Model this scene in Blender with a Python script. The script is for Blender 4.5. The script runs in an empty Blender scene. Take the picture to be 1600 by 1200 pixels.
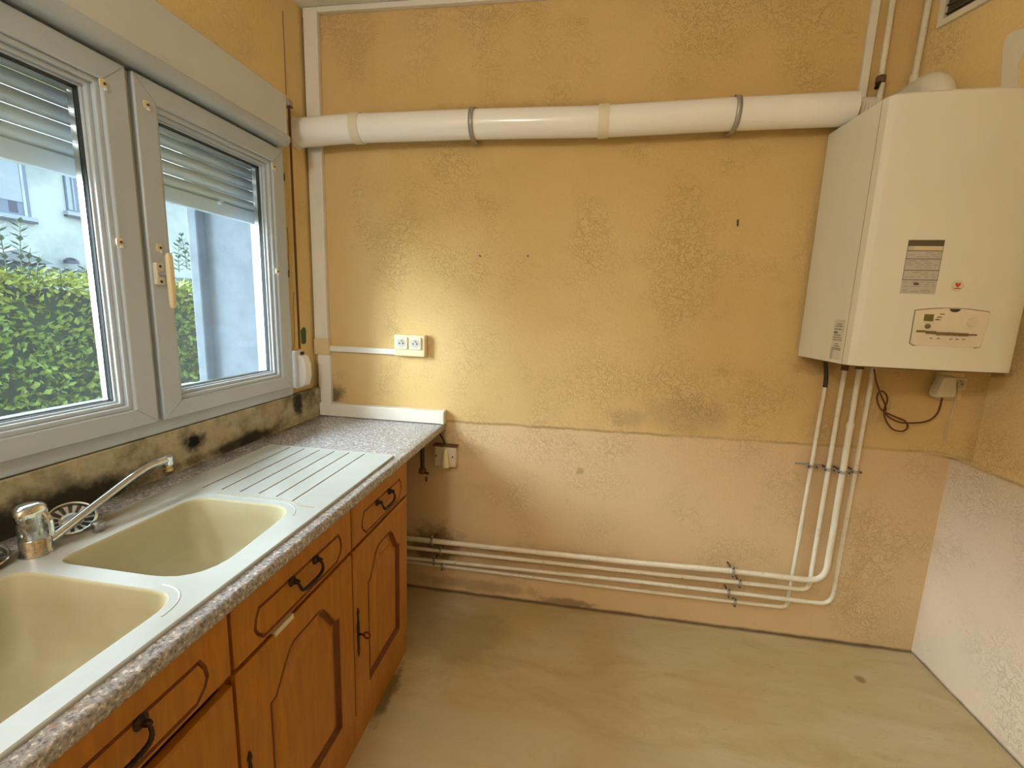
import bpy, bmesh, math, random
from mathutils import Vector, Matrix

S = bpy.context.scene
COL = S.collection
random.seed(7)

# ------------------------------------------------------------------ camera
CX, CY, CZ = 1.2373, -1.9551, 1.3813
YAW, PITCH, ROLL, FPX = 0.1503, -0.1661, -0.0351, 704.9
RR = Matrix.Rotation(YAW, 3, 'Z') @ Matrix.Rotation(PITCH, 3, 'X') @ Matrix.Rotation(ROLL, 3, 'Y')
cam = bpy.data.cameras.new('camera')
cam.sensor_width = 36.0
cam.lens = FPX / 1600 * 36.0
cam.clip_start = 0.02
cam_o = bpy.data.objects.new('camera', cam)
COL.objects.link(cam_o)
m = Matrix.Identity(4)
for i in range(3):
    m[i][0] = RR[i][0]
    m[i][1] = RR[i][2]
    m[i][2] = -RR[i][1]
m[0][3], m[1][3], m[2][3] = CX, CY, CZ
cam_o.matrix_world = m
S.camera = cam_o


def PX(px, py, ax, v):
    """pixel of the 1600x1200 photograph -> point on the plane axis = v"""
    r = RR @ Vector(((px - 800) / FPX, 1.0, -(py - 600) / FPX))
    i = 'xyz'.index(ax)
    c = Vector((CX, CY, CZ))
    t = (v - c[i]) / r[i]
    return c + t * r


# ------------------------------------------------------------------ world, daylight, exposure
W = bpy.data.worlds.new('overcast_sky')
S.world = W
W.use_nodes = True
bg = W.node_tree.nodes['Background']
bg.inputs['Color'].default_value = (0.74, 0.88, 1.0, 1)
bg.inputs['Strength'].default_value = 1.0

S.view_settings.view_transform = 'Standard'
S.view_settings.look = 'None'
S.view_settings.gamma = 1.0
S.view_settings.use_curve_mapping = False
S.view_settings.exposure = 2.17

sun = bpy.data.lights.new('hazy_sun', 'SUN')
sun.energy = 8.0
sun.angle = math.radians(75)
sun.color = (0.90, 0.96, 1.0)
sun_o = bpy.data.objects.new('hazy_sun', sun)
sun_o.rotation_euler = Vector((0.92, 0.24, -0.36)).to_track_quat('-Z', 'Z').to_euler()
COL.objects.link(sun_o)

portal = bpy.data.lights.new('window_portal', 'AREA')
portal.shape = 'RECTANGLE'
portal.size, portal.size_y = 1.30, 0.86
portal.cycles.is_portal = True
po = bpy.data.objects.new('window_portal', portal)
po.location = (-0.13, -0.85, 1.42)
po.rotation_euler = (0, math.radians(-90), 0)
po.rotation_euler = Vector((1, 0, 0)).to_track_quat('-Z', 'Z').to_euler()
COL.objects.link(po)

# fill light added behind the camera; a pendant is built round it further down
bulb = bpy.data.lights.new('added_fill_light', 'POINT')
bulb.energy = 10.5
bulb.color = (1.0, 1.0, 0.95)
bulb.shadow_soft_size = 0.11
bulb_o = bpy.data.objects.new('added_fill_light', bulb)
bulb_o.location = (0.56, -2.75, 2.19)
COL.objects.link(bulb_o)

ROOM_W, CEIL, REAR = 2.6965, 2.58, -3.45
FX = 0.618            # cabinet front plane
ZC = 0.85             # worktop top


# ------------------------------------------------------------------ materials
def lin(c):
    return tuple(((v / 255) / 12.92 if v / 255 <= 0.04045 else ((v / 255 + 0.055) / 1.055) ** 2.4) for v in c)


class N:
    """small node helper"""
    def __init__(self, name, rough=0.6, metallic=0.0, spec=0.5):
        self.m = bpy.data.materials.new(name)
        self.m.use_nodes = True
        self.t = self.m.node_tree
        self.b = self.t.nodes['Principled BSDF']
        self.b.inputs['Roughness'].default_value = rough
        self.b.inputs['Metallic'].default_value = metallic
        self.b.inputs['Specular IOR Level'].default_value = spec
        self._pos = None

    def n(self, typ, **kw):
        x = self.t.nodes.new(typ)
        for k, v in kw.items():
            setattr(x, k, v)
        return x

    def l(self, a, b):
        self.t.links.new(a, b)

    def pos(self):
        if not self._pos:
            self._pos = self.n('ShaderNodeNewGeometry').outputs['Position']
        return self._pos

    def mapped(self, scale=(1, 1, 1), rot=(0, 0, 0)):
        mp = self.n('ShaderNodeMapping')
        mp.inputs['Scale'].default_value = scale
        mp.inputs['Rotation'].default_value = rot
        self.l(self.pos(), mp.inputs['Vector'])
        return mp.outputs[0]

    def noise(self, scale, detail=3, rough=0.55, vec=None, dist=0.0):
        x = self.n('ShaderNodeTexNoise')
        x.inputs['Scale'].default_value = scale
        x.inputs['Detail'].default_value = detail
        x.inputs['Roughness'].default_value = rough
        x.inputs['Distortion'].default_value = dist
        self.l(vec or self.pos(), x.inputs['Vector'])
        return x.outputs['Fac']

    def voro(self, scale, vec=None, feature='F1', out='Distance'):
        x = self.n('ShaderNodeTexVoronoi', feature=feature)
        x.inputs['Scale'].default_value = scale
        self.l(vec or self.pos(), x.inputs['Vector'])
        return x.outputs[out]

    def ramp(self, fac, stops, interp='LINEAR'):
        x = self.n('ShaderNodeValToRGB')
        cr = x.color_ramp
        cr.interpolation = interp
        while len(cr.elements) < len(stops):
            cr.elements.new(0.5)
        for e, (p, c) in zip(cr.elements, stops):
            e.position = p
            e.color = (*c, 1) if len(c) == 3 else c
        self.l(fac, x.inputs[0])
        return x.outputs[0]

    def mapr(self, v, a, b, c=0.0, d=1.0):
        x = self.n('ShaderNodeMapRange')
        x.interpolation_type = 'SMOOTHSTEP'
        for i, k in enumerate((a, b, c, d)):
            x.inputs[i + 1].default_value = k
        self.l(v, x.inputs[0])
        return x.outputs[0]

    def math(self, op, a, b=None, clamp=False):
        x = self.n('ShaderNodeMath', operation=op, use_clamp=clamp)
        for i, v in enumerate((a, b)):
            if v is None:
                continue
            if isinstance(v, (int, float)):
                x.inputs[i].default_value = v
            else:
                self.l(v, x.inputs[i])
        return x.outputs[0]

    def xyz(self):
        x = self.n('ShaderNodeSeparateXYZ')
        self.l(self.pos(), x.inputs[0])
        return x.outputs

    def mix(self, fac, a, b, mode='MIX'):
        x = self.n('ShaderNodeMix', data_type='RGBA', blend_type=mode)
        for sock, v in ((x.inputs[0], fac), (x.inputs[6], a), (x.inputs[7], b)):
            if isinstance(v, (int, float)):
                sock.default_value = v
            elif isinstance(v, tuple):
                sock.default_value = (*v, 1)
            else:
                self.l(v, sock)
        return x.outputs[2]

    def color(self, c):
        if isinstance(c, tuple):
            self.b.inputs['Base Color'].default_value = (*c, 1)
        else:
            self.l(c, self.b.inputs['Base Color'])
        return self

    def bump(self, h, strength=0.3, dist=0.002):
        x = self.n('ShaderNodeBump')
        x.inputs['Strength'].default_value = strength
        x.inputs['Distance'].default_value = dist
        self.l(h, x.inputs['Height'])
        self.l(x.outputs[0], self.b.inputs['Normal'])
        return self


def plain(name, c, rough=0.5, metallic=0.0, spec=0.5, var=0.06, vs=8.0, bump=0.0, bs=200.0):
    k = N(name, rough, metallic, spec)
    f = k.noise(vs, 3)
    lo = tuple(max(0, v * (1 - var)) for v in c)
    hi = tuple(min(1, v * (1 + var)) for v in c)
    k.color(k.ramp(f, [(0.3, lo), (0.7, hi)]))
    if bump:
        k.bump(k.noise(bs, 2), bump, 0.001)
    return k.m


def stucco(name, upper, lower, seam0, seam1=None, axis=0, foot_line=True, extra=None):
    """peach stucco with relief, a grease line at worktop height and darker marks"""
    k = N(name, 0.78, 0, 0.25)
    p = k.xyz()
    big = k.noise(1.3, 4, 0.6)
    mid = k.noise(7.0, 4, 0.6)
    z = p[2]
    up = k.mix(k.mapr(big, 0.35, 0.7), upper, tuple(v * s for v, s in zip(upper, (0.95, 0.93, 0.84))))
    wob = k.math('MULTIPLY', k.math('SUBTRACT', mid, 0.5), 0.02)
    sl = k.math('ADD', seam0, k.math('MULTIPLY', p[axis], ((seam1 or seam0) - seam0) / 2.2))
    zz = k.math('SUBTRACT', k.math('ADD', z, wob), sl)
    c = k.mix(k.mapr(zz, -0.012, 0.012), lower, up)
    # grease line
    line = k.math('SUBTRACT', 1.0, k.mapr(k.math('ABSOLUTE', zz), 0.0, 0.010))
    line = k.math('MULTIPLY', line, k.mapr(k.noise(3.1, 3), 0.38, 0.62, 0.25, 0.75))
    c = k.mix(line, c, tuple(v * s for v, s in zip(upper, (0.50, 0.44, 0.35))))
    # small blotches and specks
    c = k.mix(k.math('MULTIPLY', k.mapr(k.noise(22, 5, 0.7), 0.60, 0.78), 0.30), c,
              tuple(v * s for v, s in zip(upper, (0.62, 0.55, 0.42))))
    c = k.mix(k.math('MULTIPLY', k.mapr(k.noise(120, 3, 0.6), 0.70, 0.76), 0.45), c,
              tuple(v * s for v, s in zip(upper, (0.45, 0.38, 0.28))))
    if foot_line:   # dark line where floor and wall meet
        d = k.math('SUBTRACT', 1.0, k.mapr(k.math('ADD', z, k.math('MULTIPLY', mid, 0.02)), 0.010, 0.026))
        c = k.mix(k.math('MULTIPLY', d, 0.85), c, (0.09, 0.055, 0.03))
    if extra:
        c = extra(k, c, p)
    k.color(c)
    # orange-peel relief with raised worm-like ridges
    fine = k.noise(260, 3, 0.6)
    med = k.noise(85, 3, 0.55, dist=0.6)
    ridge = k.mapr(k.math('ABSOLUTE', k.math('SUBTRACT', k.noise(38, 3, 0.6, dist=0.8), 0.5)), 0.0, 0.035, 1.0, 0.0)
    ridge = k.math('MULTIPLY', ridge, k.mapr(k.noise(3.4, 3, 0.6), 0.42, 0.66))
    h = k.math('ADD', k.math('MULTIPLY', fine, 0.25), k.math('MULTIPLY', med, 0.6))
    h = k.math('ADD', h, k.math('MULTIPLY', ridge, 0.55))
    k.bump(h, 0.85, 0.0042)
    return k.m


def blob(k, p, c, col, ctr, rad, axes, strength=0.6, ns=9.0):
    """a stain or a painted shade with a shape of its own"""
    a, b = axes
    da = k.math('DIVIDE', k.math('SUBTRACT', p[a], ctr[0]), rad[0])
    db = k.math('DIVIDE', k.math('SUBTRACT', p[b], ctr[1]), rad[1])
    d = k.math('SQRT', k.math('ADD', k.math('MULTIPLY', da, da), k.math('MULTIPLY', db, db)))
    d = k.math('ADD', d, k.math('MULTIPLY', k.math('SUBTRACT', k.noise(ns, 5, 0.7), 0.5), 1.6))
    f = k.mapr(d, 0.35, 1.05, 1.0, 0.0)
    return k.mix(k.math('MULTIPLY', f, strength), c, col)


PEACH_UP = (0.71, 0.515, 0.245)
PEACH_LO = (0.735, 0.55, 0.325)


def back_extra(k, c, p):
    c = blob(k, p, c, (0.22, 0.14, 0.075), (1.68, 0.96), (0.22, 0.11), (0, 2), 0.24, 12)
    c = blob(k, p, c, (0.20, 0.13, 0.08), (1.45, 0.93), (0.10, 0.05), (0, 2), 0.25, 14)
    c = blob(k, p, c, (0.06, 0.05, 0.035), (0.06, 0.95), (0.10, 0.07), (0, 2), 0.8, 16)
    c = blob(k, p, c, (0.28, 0.17, 0.09), (1.265, 0.677), (0.022, 0.02), (0, 2), 0.45, 14)
    c = blob(k, p, c, (0.10, 0.06, 0.03), (0.58, 0.24), (0.18, 0.12), (0, 2), 0.7, 12)
    c = blob(k, p, c, (0.12, 0.07, 0.035), (0.80, 0.05), (0.40, 0.04), (0, 2), 0.35, 18)
    c = blob(k, p, c, (0.13, 0.08, 0.04), (1.24, 0.02), (0.16, 0.03), (0, 2), 0.6, 22)
    c = blob(k, p, c, (0.30, 0.17, 0.07), (2.16, 1.20), (0.10, 0.05), (0, 2), 0.5, 16)
    c = blob(k, p, c, (0.36, 0.20, 0.08), (2.26, 0.80), (0.14, 0.55), (0, 2), 0.22, 6)  # darker area behind the risers
    c = blob(k, p, c, (0.36, 0.20, 0.08), (1.45, 0.225), (1.0, 0.085), (0, 2), 0.30, 8)  # shadow of the pipe runs painted on the wall
    c = blob(k, p, c, (0.26, 0.15, 0.05), (1.00, 2.16), (1.0, 0.05), (0, 2), 0.35, 7)  # shadow above the duct, painted into the wall colour
    return c


M = {}
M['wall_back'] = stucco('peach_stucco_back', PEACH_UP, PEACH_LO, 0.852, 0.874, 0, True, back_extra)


def right_extra(k, c, p):
    c = blob(k, p, c, (0.20, 0.10, 0.04), (-0.02, 1.22), (0.20, 0.03), (1, 2), 0.6, 18)  # edge of the boiler's shadow painted on the wall
    return c


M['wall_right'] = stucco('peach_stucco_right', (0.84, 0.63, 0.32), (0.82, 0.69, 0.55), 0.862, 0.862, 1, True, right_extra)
M['wall_left'] = stucco('peach_stucco_left', (0.90, 0.68, 0.33), (0.90, 0.68, 0.33), 0.60, 0.60, 1, False)

k = N('mouldy_plaster', 0.9, 0, 0.2)
p = k.xyz()
c = k.ramp(k.noise(16, 5, 0.65), [(0.30, (0.24, 0.205, 0.13)), (0.5, (0.44, 0.38, 0.25)), (0.72, (0.60, 0.53, 0.37))])
c = k.mix(k.math('MULTIPLY', k.mapr(k.noise(5, 4, 0.6), 0.50, 0.68), 0.75), c, (0.030, 0.028, 0.02))
c = blob(k, p, c, (0.012, 0.014, 0.012), (-0.735, 0.925), (0.055, 0.035), (1, 2), 1.0, 20)
c = blob(k, p, c, (0.015, 0.016, 0.014), (-0.20, 0.94), (0.045, 0.10), (1, 2), 0.9, 16)
c = blob(k, p, c, (0.02, 0.018, 0.012), (-1.12, 0.87), (0.35, 0.07), (1, 2), 0.95, 9)
c = blob(k, p, c, (0.03, 0.025, 0.018), (-0.55, 0.865), (0.30, 0.03), (1, 2), 0.9, 12)
c = blob(k, p, c, (0.45, 0.36, 0.23), (-0.36, 0.95), (0.09, 0.04), (1, 2), 0.6, 12)
k.color(c)
k.bump(k.noise(60, 4, 0.6), 0.5, 0.003)
M['mould'] = k.m

k = N('worn_vinyl_floor', 0.42, 0, 0.4)
p = k.xyz()
v1 = k.mapped((1.0, 2.6, 1), (0, 0, 0.35))
c = k.ramp(k.noise(2.4, 5, 0.6, v1, 1.2), [(0.25, (0.44, 0.335, 0.175)), (0.5, (0.55, 0.44, 0.255)), (0.75, (0.61, 0.515, 0.345))])
c = k.mix(k.math('MULTIPLY', k.mapr(k.noise(1.5, 3, 0.5), 0.5, 0.7), 0.45), c, (0.50, 0.36, 0.11))
vein = k.mapr(k.math('ABSOLUTE', k.math('SUBTRACT', k.noise(3.2, 4, 0.6, v1, 1.8), 0.5)), 0.0, 0.012, 1.0, 0.0)
c = k.mix(k.math('MULTIPLY', vein, 0.18), c, (0.26, 0.18, 0.09))
c = k.mix(k.math('MULTIPLY', k.mapr(k.noise(90, 3, 0.6), 0.69, 0.75), 0.5), c, (0.20, 0.14, 0.08))
c = k.mix(k.math('MULTIPLY', k.mapr(p[1], -0.66, -0.60, 1.0, 0.0), 0.35), c, (0.60, 0.54, 0.40))  # light on the front floor painted as a paler zone
for (bx, by) in ((2.387, -0.207),):
    c = blob(k, p, c, (0.20, 0.14, 0.06), (bx, by), (0.022, 0.022), (0, 1), 0.75, 6)
c = blob(k, p, c, (0.13, 0.08, 0.03), (0.62, -0.62), (0.035, 0.16), (0, 1), 0.8, 30)
c = blob(k, p, c, (0.16, 0.10, 0.04), (0.80, -0.28), (0.30, 0.26), (0, 1), 0.30, 4)  # darker patch beside the cabinet end
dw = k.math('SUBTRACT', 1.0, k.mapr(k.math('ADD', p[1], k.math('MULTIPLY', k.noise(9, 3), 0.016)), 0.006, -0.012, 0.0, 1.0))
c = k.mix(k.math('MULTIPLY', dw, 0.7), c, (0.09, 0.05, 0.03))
k.color(c)
k.bump(k.noise(40, 3), 0.08, 0.001)
M['floor'] = k.m

M['ceiling'] = plain('white_ceiling_paint', (0.80, 0.77, 0.70), 0.85, bump=0.1)
M['rear_wall'] = plain('cream_rear_paint', (0.74, 0.56, 0.33), 0.85, bump=0.2)
M['upvc'] = plain('white_upvc', (0.49, 0.55, 0.61), 0.32, var=0.03)
M['upvc_old'] = plain('old_white_plastic', (0.78, 0.73, 0.62), 0.35, var=0.06)
M['casing'] = plain('white_shutter_box_paint', (0.64, 0.66, 0.64), 0.4, var=0.03)
M['gasket'] = plain('dark_gasket', (0.03, 0.03, 0.035), 0.6)
M['trunk'] = plain('white_trunking', (0.80, 0.78, 0.72), 0.38, var=0.04)
M['trunk_joint'] = plain('yellowed_trunking', (0.72, 0.58, 0.34), 0.4, var=0.05)
M['cream'] = plain('cream_socket_plastic', (0.80, 0.68, 0.42), 0.35, var=0.04)
M['cream_grey'] = plain('pale_socket_plastic', (0.74, 0.68, 0.55), 0.35, var=0.04)
M['hole'] = plain('dark_socket_hole', (0.06, 0.045, 0.03), 0.7)
M['brass'] = plain('brass', (0.62, 0.45, 0.17), 0.35, 1.0)
M['brass_dull'] = plain('dull_yellow_chip', (0.55, 0.40, 0.17), 0.6)
M['zinc'] = plain('zinc', (0.45, 0.44, 0.43), 0.45, 0.6)
M['pvc'] = plain('white_pvc_pipe', (0.93, 0.93, 0.92), 0.18, var=0.03, vs=3)
M['pvc_collar'] = plain('cream_pvc_collar', (0.80, 0.74, 0.58), 0.3, var=0.03)
M['boiler'] = plain('boiler_enamel', (0.80, 0.78, 0.69), 0.30, var=0.03, vs=3)
M['boiler_panel'] = plain('boiler_panel_plastic', (0.78, 0.72, 0.58), 0.4, var=0.03)
M['groove'] = plain('shadow_groove', (0.20, 0.14, 0.07), 0.6)
M['lcd'] = plain('olive_display', (0.16, 0.13, 0.04), 0.25)
M['label_grey'] = plain('grey_rating_label', (0.52, 0.51, 0.46), 0.4, var=0.04)
M['label_dark'] = plain('dark_label_ink', (0.11, 0.085, 0.06), 0.5)
M['label_line'] = plain('grey_label_ink', (0.30, 0.28, 0.24), 0.5)
M['label_cream'] = plain('cream_label_band', (0.70, 0.60, 0.38), 0.5)
M['label_pale'] = plain('pale_label', (0.72, 0.70, 0.60), 0.5)
M['label_green'] = plain('green_label_ink', (0.10, 0.22, 0.14), 0.5)
M['red'] = plain('red_emblem', (0.62, 0.06, 0.03), 0.4)
M['rubber'] = plain('black_rubber', (0.035, 0.025, 0.02), 0.5)
M['brown_cord'] = plain('brown_cord', (0.13, 0.05, 0.02), 0.5)
M['clear_cable'] = plain('pale_cable', (0.66, 0.52, 0.32), 0.35)
M['rust'] = plain('rusty_steel', (0.17, 0.09, 0.05), 0.75, 0.3, var=0.3, vs=60)
M['dark_metal'] = plain('dark_bronze', (0.045, 0.03, 0.02), 0.38, 0.8, var=0.3, vs=80)
M['key_red'] = plain('dark_red_key_bow', (0.14, 0.02, 0.015), 0.4)
M['strap'] = plain('brown_webbing', (0.12, 0.055, 0.02), 0.8, var=0.2, vs=200)
M['white_plastic'] = plain('bright_white_plastic', (0.86, 0.86, 0.85), 0.25, var=0.02)
M['green_paint'] = plain('old_green_paint', (0.075, 0.13, 0.055), 0.8, var=0.15, vs=40)
M['steel'] = plain('stainless_steel', (0.62, 0.62, 0.60), 0.22, 1.0, var=0.08, vs=30)
M['screw'] = plain('dark_screw_head', (0.10, 0.07, 0.05), 0.5, 0.5)

k = N('chrome_limescale', 0.12, 1.0)
k.color(k.ramp(k.noise(45, 5, 0.65), [(0.35, (0.30, 0.30, 0.29)), (0.6, (0.62, 0.65, 0.67))]))
k.l(k.mapr(k.noise(45, 5, 0.65), 0.35, 0.62, 0.40, 0.10), k.b.inputs['Roughness'])
M['chrome'] = k.m
M['chrome_clean'] = plain('chrome', (0.74, 0.78, 0.82), 0.10, 1.0, var=0.02)

k = N('painted_copper_pipe', 0.42, 0, 0.5)
c = k.ramp(k.noise(14, 4), [(0.3, (0.74, 0.68, 0.54)), (0.7, (0.84, 0.80, 0.70))])
c = k.mix(k.math('MULTIPLY', k.mapr(k.noise(55, 4, 0.7), 0.62, 0.72), 0.7), c, (0.30, 0.19, 0.09))
k.color(c)
k.bump(k.noise(90, 3), 0.25, 0.001)
M['pipe'] = k.m

k = N('honey_stained_oak', 0.38, 0, 0.45)
v = k.mapped((9, 9, 1.1))
c = k.ramp(k.noise(6, 5, 0.62, v, 0.6), [(0.25, (0.37, 0.135, 0.010)), (0.55, (0.47, 0.190, 0.016)), (0.8, (0.56, 0.245, 0.026))])
c = k.mix(k.math('MULTIPLY', k.mapr(k.noise(60, 4, 0.7, k.mapped((4, 4, 0.4))), 0.58, 0.75), 0.35), c, (0.25, 0.08, 0.006))
k.color(c)
k.bump(k.noise(70, 4, 0.6, v), 0.06, 0.001)
M['oak'] = k.m
k = N('dark_oak_moulding', 0.42, 0, 0.4)
v = k.mapped((9, 9, 1.1))
k.color(k.ramp(k.noise(8, 4, 0.6, v), [(0.3, (0.13, 0.035, 0.008)), (0.7, (0.22, 0.065, 0.014))]))
M['oak_dark'] = k.m

k = N('speckled_laminate_worktop', 0.24, 0, 0.5)
c = k.ramp(k.noise(150, 3, 0.65, dist=0.4), [(0.34, (0.17, 0.17, 0.20)), (0.46, (0.34, 0.335, 0.355)), (0.60, (0.47, 0.46, 0.475))])
c = k.mix(k.math('MULTIPLY', k.mapr(k.noise(150, 2, 0.5), 0.60, 0.66), 0.75), c, (0.84, 0.82, 0.80))
c = k.mix(k.math('MULTIPLY', k.mapr(k.noise(80, 3, 0.6, k.mapped((1.6, 1.6, 1.6), (0.7, 0.3, 1))), 0.60, 0.66), 0.65), c, (0.10, 0.09, 0.10))
c = k.mix(k.math('MULTIPLY', k.mapr(k.noise(62, 3, 0.6, k.mapped((1, 1, 1), (1.2, 0.8, 0.2))), 0.58, 0.66), 0.5), c, (0.42, 0.27, 0.17))
p = k.xyz()
grime = k.math('ADD', k.mapr(p[0], 0.125, 0.03), 0.0)
grime = k.math('MULTIPLY', grime, k.mapr(k.noise(9, 4), 0.30, 0.55, 0.35, 0.9))
c = k.mix(grime, c, (0.10, 0.07, 0.04))
k.color(c)
M['worktop'] = k.m

k = N('cream_composite_sink', 0.33, 0, 0.5)
p = k.xyz()
c = k.ramp(k.noise(9, 4), [(0.3, (0.42, 0.445, 0.43)), (0.7, (0.475, 0.50, 0.49))])
c = k.mix(k.math('MULTIPLY', k.mapr(k.noise(300, 2), 0.62, 0.70), 0.18), c, (0.45, 0.38, 0.25))
c = k.mix(k.math('MULTIPLY', k.mapr(k.noise(45, 4, 0.7), 0.70, 0.76), 0.35), c, (0.30, 0.22, 0.12))
dirt = k.math('MULTIPLY', k.mapr(p[0], 0.235, 0.16), k.mapr(p[1], -0.95, -1.15))
c = k.mix(k.math('MULTIPLY', dirt, k.mapr(k.noise(18, 4, 0.65), 0.38, 0.62, 0.1, 0.75)), c, (0.33, 0.24, 0.13))
k.color(c)
M['sink'] = k.m
k = N('stained_sink_bowl', 0.62, 0, 0.5)
c = k.ramp(k.noise(6, 4), [(0.3, (0.41, 0.37, 0.235)), (0.7, (0.48, 0.44, 0.30))])
c = k.mix(k.math('MULTIPLY', k.mapr(k.noise(200, 2), 0.62, 0.70), 0.2), c, (0.40, 0.32, 0.18))
k.color(c)
M['sink_bowl'] = k.m
M['sink_groove'] = plain('dark_drainer_groove', (0.42, 0.35, 0.26), 0.6)  # grooves and edge lines coloured darker than the sink

# glass: clear pane with a faint bluish translucent haze
k = N('window_glass')
t = k.t
t.nodes.remove(k.b)
out = [x for x in t.nodes if x.type == 'OUTPUT_MATERIAL'][0]
tr = k.n('ShaderNodeBsdfTransparent')
tr.inputs[0].default_value = (0.93, 0.985, 0.985, 1)
gl = k.n('ShaderNodeBsdfGlossy')
gl.inputs['Roughness'].default_value = 0.02
lw = k.n('ShaderNodeLayerWeight')
refl = k.math('ADD', k.math('MULTIPLY', k.math('POWER', lw.outputs['Facing'], 4.0), 0.5), 0.035)
df = k.n('ShaderNodeBsdfTranslucent')
df.inputs[0].default_value = (0.75, 0.85, 1.0, 1)
mx = k.n('ShaderNodeMixShader')
k.l(refl, mx.inputs[0])
k.l(tr.outputs[0], mx.inputs[1])
k.l(gl.outputs[0], mx.inputs[2])
mx2 = k.n('ShaderNodeMixShader')
mx2.inputs[0].default_value = 0.006
k.l(mx.outputs[0], mx2.inputs[1])
k.l(df.outputs[0], mx2.inputs[2])
k.l(mx2.outputs[0], out.inputs[0])
M['glass'] = k.m

M['shutter'] = plain('grey_white_shutter', (0.80, 0.86, 0.92), 0.5, var=0.05)
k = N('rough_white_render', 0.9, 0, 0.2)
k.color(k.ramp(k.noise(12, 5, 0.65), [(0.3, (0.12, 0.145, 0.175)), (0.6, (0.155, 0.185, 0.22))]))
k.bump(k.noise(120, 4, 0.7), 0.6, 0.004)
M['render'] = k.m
k = N('pale_facade_render', 0.9, 0, 0.2)
k.color(k.ramp(k.noise(0.7, 5, 0.65), [(0.34, (0.25, 0.285, 0.29)), (0.55, (0.36, 0.39, 0.38))]))
M['facade'] = k.m
M['facade_blue'] = plain('blue_grey_shutter', (0.115, 0.145, 0.20), 0.6)
M['facade_pale'] = plain('pale_roller_blind', (0.24, 0.28, 0.32), 0.6)
M['facade_dark'] = plain('dark_window_opening', (0.02, 0.024, 0.05), 0.2)
M['roof'] = plain('grey_roof', (0.10, 0.105, 0.12), 0.8)
M['shed_roof'] = plain('grey_shed_roof', (0.15, 0.165, 0.19), 0.8)
M['shed_dark'] = plain('dark_shed_board', (0.025, 0.022, 0.05), 0.8)
M['ground'] = plain('gravel_and_grass', (0.10, 0.11, 0.06), 0.95, var=0.3, vs=4)
k = N('privet_leaf', 0.5, 0, 0.4)
c = k.ramp(k.noise(14, 3, 0.6), [(0.3, (0.060, 0.110, 0.018)), (0.6, (0.135, 0.205, 0.024))])
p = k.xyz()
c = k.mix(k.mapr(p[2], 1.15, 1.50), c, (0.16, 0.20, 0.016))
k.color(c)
k.b.inputs['Transmission Weight'].default_value = 0.0
M['leaf'] = k.m
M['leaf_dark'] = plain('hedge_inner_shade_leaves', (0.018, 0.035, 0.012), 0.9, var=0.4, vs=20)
M['leaf_shoot'] = plain('young_privet_leaf', (0.040, 0.075, 0.040), 0.5, var=0.25, vs=12)


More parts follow.
